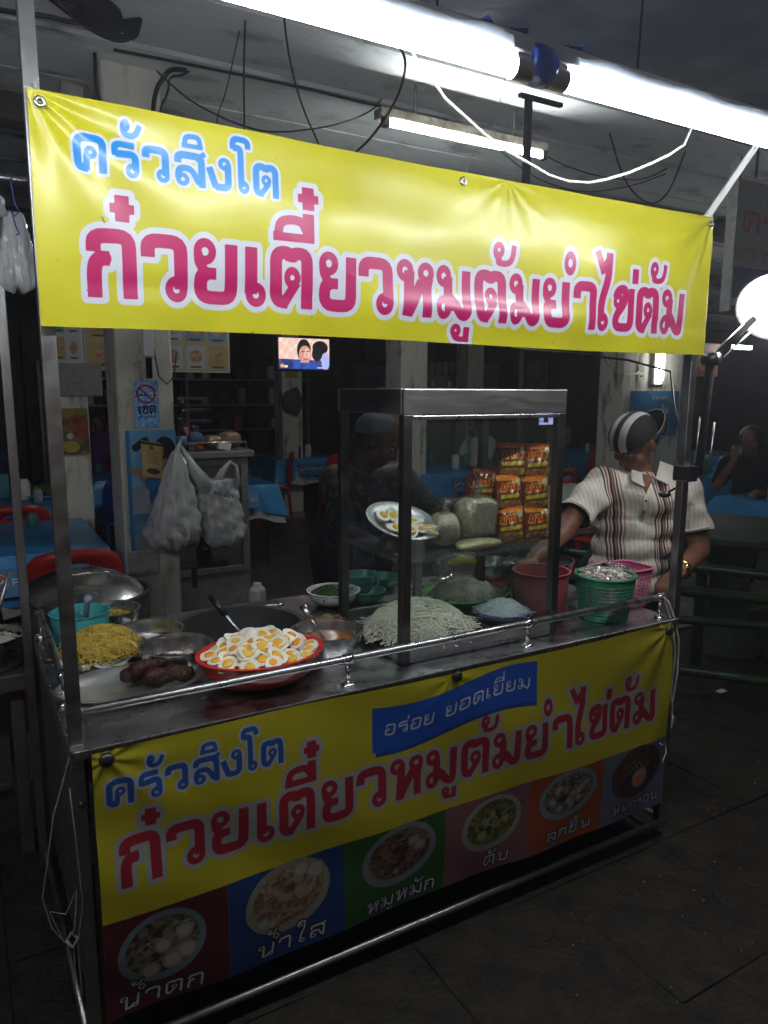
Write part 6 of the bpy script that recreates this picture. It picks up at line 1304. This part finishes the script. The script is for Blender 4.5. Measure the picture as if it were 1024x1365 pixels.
sheet('screen',stickP(7.145,8.012,1.082),.28,.19,60,40,[(e_(.13,.05,.05,.06),(.01,.01,.03),0),(e_(.13,.13,.025,.03),(.4,.2,.15),0),((lambda U,V:rect(U,V,0,.28,0,.03)),(.5,.45,.75),0)],((.12,.22,.75),(.45,.5,.9),9),t2,emis=1.2)
q=MB(); q.box((7.2,8.07,.0),(7.35,8.15,1.08)); tag(q.build('tv_stand',M['matblack']),'dark stand under the tiny far television','stand')
def menuboard(label,x,y,z,w,hh,cols,rows,seed,title=None,base=(.42,.36,.22)):
    rs=random.Random(seed); lay=[]
    for i in range(cols):
        for j in range(rows):
            a=w*(i+.08)/cols; b=w*(i+.92)/cols; c=hh*.86*(j+.08)/rows; d=hh*.86*(j+.92)/rows
            lay.append(((lambda U,V,a=a,b=b,c=c,d=d:rect(U,V,a,b,c,d)),rs.choice([(.45,.47,.5),(.40,.30,.12),(.15,.28,.45),(.5,.5,.45)]),0))
            lay.append(((lambda U,V,a=a,b=b,c=c,d=d:ellipse(U,V,(a+b)/2,(c+d)/2+.006,(b-a)*.34,(d-c)*.28)),((.35,.12,.06),(.5,.35,.2),60,'v'),0))
            lay.append(((lambda U,V,a=a,b=b,c=c,d=d:rect(U,V,a+(b-a)*.2,b-(b-a)*.2,c+(d-c)*.04,c+(d-c)*.12)),(.05,.04,.05),0))
    if title:
        def tf(U,V): D=np.full(U.shape,1.); layout(D,U,V,title,w*.1,w*.5,hh*.88,hh*.09); return D
        lay.append((tf,(.03,.03,.04),0))
    t=T('menu_board',label,'menu board',(x+w/2,y,z)); q=MB(); q.box((x-.01,y+.004,z-.01),(x+w+.01,y+.03,z+hh+.01)); q.build('backing',M['whitecloth'],t)
    sheet('printed_face',stickP(x,y,z),w,hh,110,int(110*hh/w),lay,base,t,rough=.4); 
    q=MB(); q.tube([(x+w/2,y+.015,z+hh),(x+w/2,y+.015,3.12)],.004,6); q.build('hanging_wire',M['cable'],t)
    return t
menuboard('hanging menu board with dish pictures right of the nearest pillar',1.30,5.5,1.69,.50,.46,3,2,2,'ตลาด')
menuboard('yellowish menu board left of the nearest pillar',.72,5.0,1.68,.17,.42,1,2,3)
menuboard('pale menu sheet behind the left post',.52,5.0,1.72,.17,.38,2,2,4,None,(.5,.5,.48))
q=MB(); q.box((.46,4.6,1.51),(.74,4.75,1.70)); tag(q.build('glass_box',M['galv'],None,bevel=.006),'grey boxy cabinet hung high behind the left post','box')
o=sheet('brown_poster',stickP(.57,5.185,1.13),.16,.30,40,60,[(e_(.11,.18,.06,.09,.4),((.14,.02,.015),(.3,.06,.03),20),0),(e_(.05,.05,.05,.04),(.45,.33,.05),0),(e_(.045,.12,.02,.02),(.5,.5,.5),0)],((.10,.06,.02),(.3,.24,.05),14),rough=.5); tag(o,'brown and yellow food poster on the thin left pillar','poster')
o=sheet('yellow_notice',stickP(3.36,8.185,1.70),.16,.26,30,40,[((lambda U,V:rect(U,V,.02,.14,.12,.22)),((.02,.02,.02),(.4,.3,.05),30),0)],(.45,.36,.08),rough=.5); tag(o,'yellow notice on the far pillar under the television','notice')
q=MB(); q.ell((3.44,8.15,1.42),(.13,.05,.16),16,10,fn=lambda v:v*(1+.1*math.sin(v.x*40))); tag(q.build('dark_bag',pm('dark_grey_bag',(.05,.055,.065),None,8,.6),None,True),'dark bag hanging on the far pillar below the notice','bag')
# drinks fridge / sign far behind case
fr_=T('drinks_cooler','far cooler with a lit strip of coloured labels above the glass case','cooler',(6.5,9.5,0)); q=MB(); q.box((5.95,9.35,0),(7.15,9.8,1.98)); q.build('body',M['galv'],fr_,bevel=.01)
sheet('sign_strip',stickP(6.0,9.34,1.78),1.1,.19,100,24,[((lambda U,V:np.abs(((U*8)%1)-.5)*.1-.03),((.4,.05,.04),(.35,.3,.05),8,'v'),0)],((.03,.05,.2),(.1,.1,.12),10),fr_,rough=.4)
for x in (6.2,6.5,6.75): q=MB(); q.ell((x,9.33,1.66),(.03,.02,.05)); q.build('bulb',M['white'],fr_,True)
# broad pillar lamp and poster
wl=T('wall_light','short lit tube fixed upright on the broad pillar','tube light',(5.95,4.99,1.8)); q=MB(); q.box((5.89,4.985,1.62),(6.02,5.015,2.06)); q.build('batten',M['white'],wl,bevel=.004); q=MB(); q.tube([(5.955,4.965,1.66),(5.955,4.965,2.04)],.032,12); q.build('tube',M['walltube'],wl,True)
def ptx(U,V):
    D=np.full(U.shape,1.); layout(D,U,V,'นนนตบ',.30,.55,.36,.03); layout(D,U,V,'กิน',.45,.56,.22,.06); return D
o=sheet('blue_poster',stickP(5.60,5.008,1.12),.70,.44,140,90,[(e_(.50,.10,.05,.10),(.03,.02,.02),0),(e_(.49,.09,.035,.07),SK,0),(e_(.35,.02,.08,.10),(.35,.38,.4),0),(e_(.14,.12,.08,.12),((.05,.1,.2),(.2,.3,.4),20),0),(ptx,(.55,.6,.66),0)],((.03,.16,.38),(.06,.26,.5),5),rough=.4); tag(o,'blue advertising poster on the broad pillar behind the cap','poster')
o=sheet('no_smoking_notice',stickP(5.70,5.012,1.66),.09,.16,40,60,[((lambda U,V:np.abs(np.hypot(U-.045,V-.11)-.026)-.004),(.3,.02,.02),0),((lambda U,V:seg_butt(U,V,(.027,.128),(.063,.092),.003)),(.3,.02,.02),0),((lambda U,V:rect(U,V,.02,.07,.03,.05)),(.03,.03,.03),0)],(.5,.5,.48),rough=.5); tag(o,'small white no smoking notice on the broad pillar','notice')
# sign at the upper right
def sg(U,V):
    D=np.full(U.shape,1.); layout(D,U,V,'อาหารตามสั่ง'.replace('ั่','ั'),.03,.78,.235,.075); return D
def sg2(U,V):
    D=np.full(U.shape,1.); layout(D,U,V,'ครัว',.07,.62,.40,.13); return D
sb=T('shop_sign','large white shop sign with red and grey letters, cut by the right edge','sign',(4.6,3.02,2.4)); 
q=MB(); q.box((4.20,3.03,2.13),(5.25,3.06,2.86)); q.build('board',M['white'],sb)
q=MB(); q.box((4.185,3.0,2.05),(4.20,3.07,2.95)); q.build('edge_frame',M['galv'],sb)
sheet('printed_face',stickP(4.20,3.02,2.13),1.0,.70,170,120,[((lambda U,V:rect(U,V,-.1,1.1,-.1,.19)),(.05,.08,.30),0),(sg,(.22,.25,.24),0),(sg2,(.45,.08,.07),0)],(.32,.33,.34),sb,rough=.5)
q=MB(); q.tube([(4.4,3.04,2.86),(4.4,3.04,3.12)],.008); q.build('hanger',M['metalleg'],sb)
# far-right stalls glimpse
q=MB(); q.box((7.3,6.0,1.2),(7.6,6.4,1.75)); tag(q.build('hanging_sheet',pm('dull_orange_cloth',(.32,.2,.1),(.12,.08,.05),8,.8),None,bevel=.02),'dull brownish hanging sheet behind the clip lamp arm','cloth')
q=MB(); q.box((7.4,5.2,2.02),(7.7,5.24,2.06)); tag(q.build('far_tube',M['walltube']),'small far lit tube just above the clip lamp arm','tube light')
q=MB(); q.tube([(7.4,5.22,2.06),(7.4,5.22,3.12)],.006); tag(q.build('tube_hanger',M['cable']),'thin wire holding up the small far tube','wire')
o=sheet('red_poster',lambda U,V:(6.94+U,5.38+0*U,1.72+V),.45,.36,40,30,[(e_(.2,.15,.12,.09),((.4,.2,.1),(.2,.05,.03),20),0)],((.35,.06,.03),(.2,.1,.05),10),rough=.5); tag(o,'reddish food poster at the right frame edge below lamp','poster')

# ================================================================== bamboo barrier and stone table at right
bb=T('bamboo_rack','bench-like barrier of green bamboo poles at the lower right','bamboo barrier',(3.4,2.3,0))
def bam(a,b,r=.028):
    a=Vector(a);b=Vector(b); L_=(b-a).length; n=int(L_/.05)+1; pts=[a+(b-a)*k/n for k in range(n+1)]; rr=[r*(1.16 if k%6==3 else 1) for k in range(n+1)]
    q=MB(); q.tube(pts,rr,12); q.build('bamboo_pole',M['bamboo'],bb,True)
bam((2.95,3.05,.64),(3.75,2.02,.60)); bam((2.60,2.75,.60),(3.55,2.02,.52)); bam((2.65,2.95,.14),(3.5,1.95,.12)); bam((3.50,2.55,0),(3.50,2.55,.60),.03); bam((2.72,2.85,0),(2.72,2.85,.60),.03); bam((3.62,2.12,0),(3.62,2.12,.60),.03); bam((2.70,2.80,.40),(3.5,2.1,.38),.022)
st=T('stone_table','round terrazzo table on a thick pedestal at the right edge','table',(4.0,2.75,0)); q=MB(); q.lathe([(1e-5,.70),(.43,.70),(.45,.715),(.45,.745),(.43,.76),(1e-5,.76)],(4.0,2.72,0),44); q.build('tabletop',M['stone'],st,'a')
q=MB(); q.lathe([(.22,0),(.20,.05),(.12,.2),(.11,.5),(.18,.70)],(4.0,2.72,0),24); q.build('pedestal',M['stone'],st,'a')
q=MB(); q.box((3.3,2.24,.013),(3.35,2.27,.02)); tag(q.build('paper_scrap',M['white']),'small scrap of white paper on the ground behind bamboo','litter')

# ================================================================== ceiling fixture and cables
fx=T('ceiling_light','lit fluorescent fixture on rusty batten under the hall ceiling','tube light',(2.53,3.5,2.9))
q=MB(); q.box((1.97,3.47,2.925),(3.09,3.55,2.972)); q.build('batten',pm('rusty_batten',(.42,.38,.30),(.10,.06,.04),14,.7),fx,bevel=.005)
q=MB(); q.tube([(2.02,3.48,2.90),(3.04,3.48,2.90)],.015,12); q.build('tube',M['fix'],fx,True)
for x in (2.0,3.06): q=MB(); q.box((x-.018,3.46,2.878),(x+.018,3.50,2.926)); q.build('lamp_holder',M['darksteel'],fx,bevel=.004)
for x in (2.2,2.86): q=MB(); q.tube([(x,3.51,2.97),(x,3.51,3.125)],.005,6); q.build('hanging_rod',M['metalleg'],fx)
q=MB(); q.lathe([(.05,2.924),(.05,2.905),(.025,2.89)],(2.52,3.53,0),16); q.build('starter_cap',M['galv'],fx,'a')
CB=[('black cable bundle running along ceiling at top left',[(-.6,3.6,3.05),(.269,3.6,3.058),(.437,3.6,3.084),(.537,3.6,3.078),(.705,3.6,3.10)],.014),
('black cable hanging straight down above banner left part',[(1.198,3.3,3.12),(1.186,3.3,2.931),(1.183,3.3,2.688),(1.18,3.3,2.3)],.006),
('black cable slanting down behind the banner middle',[(1.289,3.1,3.12),(1.313,3.1,2.917),(1.378,3.1,2.724),(1.458,3.1,2.598),(1.5,3.1,2.4)],.006),
('short thin cable left of the hanging one',[(1.207,3.4,3.12),(1.132,3.4,2.832),(1.095,3.4,2.764),(1.08,3.4,2.6)],.004),
('thick black cable down left side of the nearest pillar',[(.687,3.95,3.12),(.682,3.95,2.955),(.718,3.95,2.862),(.72,3.95,2.6)],.012),
('thick black cable down right side of the nearest pillar',[(1.105,3.9,3.11),(1.024,3.9,3.10),(.99,3.9,3.05),(.954,3.9,3.0),(.929,3.9,2.884),(.93,3.9,2.6)],.016),
('looping black cable beside the pillar top',[(1.128,3.92,3.12),(1.09,3.92,3.09),(1.02,3.92,3.07),(1.02,3.92,3.0),(.96,3.92,2.896),(.96,3.92,2.6)],.008),
('long black cable running along the ceiling above the pillar',[(.744,3.8,3.09),(.963,3.8,3.095),(1.123,3.8,3.10),(1.671,3.8,3.11),(2.212,3.8,3.10),(2.6,3.8,3.11)],.010),
('sagging black cable between pillar and ceiling fixture',[(.886,3.6,2.96),(1.0,3.6,2.88),(1.088,3.6,2.842),(1.25,3.6,2.80),(1.42,3.6,2.786),(1.703,3.6,2.858),(1.88,3.6,2.93),(2.006,3.6,3.003),(2.1,3.7,3.10)],.006),
('black flex curving down from the tubes in front of ceiling',[(1.595,2.7,2.90),(1.59,2.6,2.80),(1.56,2.6,2.68),(1.50,2.6,2.58),(1.416,2.6,2.475),(1.352,2.6,2.423),(1.30,2.6,2.3)],.007),
('thin pale cord hanging below the ceiling fixture',[(2.40,3.0,3.12),(2.329,3.0,2.795),(2.242,3.0,2.714),(2.158,3.0,2.585),(2.15,3.0,2.45)],.003),
('tangled thin cables right of the ceiling fixture',[(3.187,3.8,3.12),(3.3,3.8,3.05),(3.44,3.8,3.007),(3.65,3.8,2.98),(3.842,3.8,2.972),(4.05,3.8,2.98),(4.274,3.8,3.008),(4.5,3.8,3.12)],.006),
('lower tangled cable right of the ceiling fixture',[(2.913,3.9,3.12),(3.1,3.9,3.03),(3.25,3.9,2.96),(3.408,3.9,2.912),(3.672,3.9,2.88),(3.9,3.9,2.90),(4.3,3.9,3.0),(4.6,3.9,3.12)],.006),
('drooping cable crossing above the right banner end',[(3.6,3.5,3.12),(3.75,3.5,2.85),(3.95,3.5,2.75),(4.1,3.5,2.78),(4.2,3.5,2.9),(4.3,3.5,3.12)],.007),
('thin wire from clip lamp across to the broad pillar',[(5.7,5.0,1.75),(5.2,4.6,1.70),(4.6,4.2,1.69),(4.0,3.8,1.74),(3.6,3.5,1.85)],.006)]
def smooth(pts,k=2):
    pts=[Vector(p) for p in pts]
    for _ in range(k):
        o=[pts[0]]
        for a,b in zip(pts[:-1],pts[1:]): o+= [a*.75+b*.25,a*.25+b*.75]
        o.append(pts[-1]); pts=o
    return pts
for (lab,pts,r) in CB:
    q=MB(); q.tube(smooth(pts),r*.72,7); tag(q.build('electric_cable',M['rope'] if 'pale' in lab else M['cable'],None,True),lab,'cable')
q=MB()
for k in range(12): q.tube(smooth([(.45+random.uniform(-.1,.1),3.42,3.10),(.56+random.uniform(-.1,.1),3.4,3.03+random.uniform(-.06,.05)),(.68+random.uniform(-.08,.1),3.4,3.0+random.uniform(-.06,.06)),(.80,3.5,3.11)]),.010,6)
q.ell((.62,3.4,3.05),(.09,.07,.06),14,8); tag(q.build('cable_tangle',M['matblack'],None,True),'thick black tangle of cables at top of the nearest pillar','cable tangle')
q=MB(); q.box((.50,3.9,2.60),(.60,3.96,2.95),rot=Matrix.Rotation(.12,3,'Y')); tag(q.build('pale_board',M['concrete'],None,bevel=.004),'pale leaning board left of the pillar top','board')
for k in range(5):
    b=MB(); y=4.6+k*2.1; b.box((-3,y,2.96),(15.8,y+.16,3.10)); tag(b.build('ceiling_beam',M['beam']),('nearest','second','third','fourth','farthest')[k]+' dark beam crossing under the hall ceiling','beam',kind='structure')

# ================================================================== thin haze added to imitate bloom round the lamps
hz=MB(); hz.box((-31,-13,-1.3),(46,46,4.2)); hzo=hz.build('haze',bpy.data.materials.new('bloom_haze')); hm=hzo.data.materials[0]; hm.use_nodes=True; ht=hm.node_tree; ht.nodes.clear()
ho=ht.nodes.new('ShaderNodeOutputMaterial'); hv=ht.nodes.new('ShaderNodeVolumePrincipled'); hv.inputs['Density'].default_value=HAZE; hv.inputs['Color'].default_value=(.86,.90,1,1); hv.inputs['Anisotropy'].default_value=.6
ht.links.new(hv.outputs[0],ho.inputs['Volume']); tag(hzo,'thin pale haze added for the glow round the lamps','haze',kind='stuff')
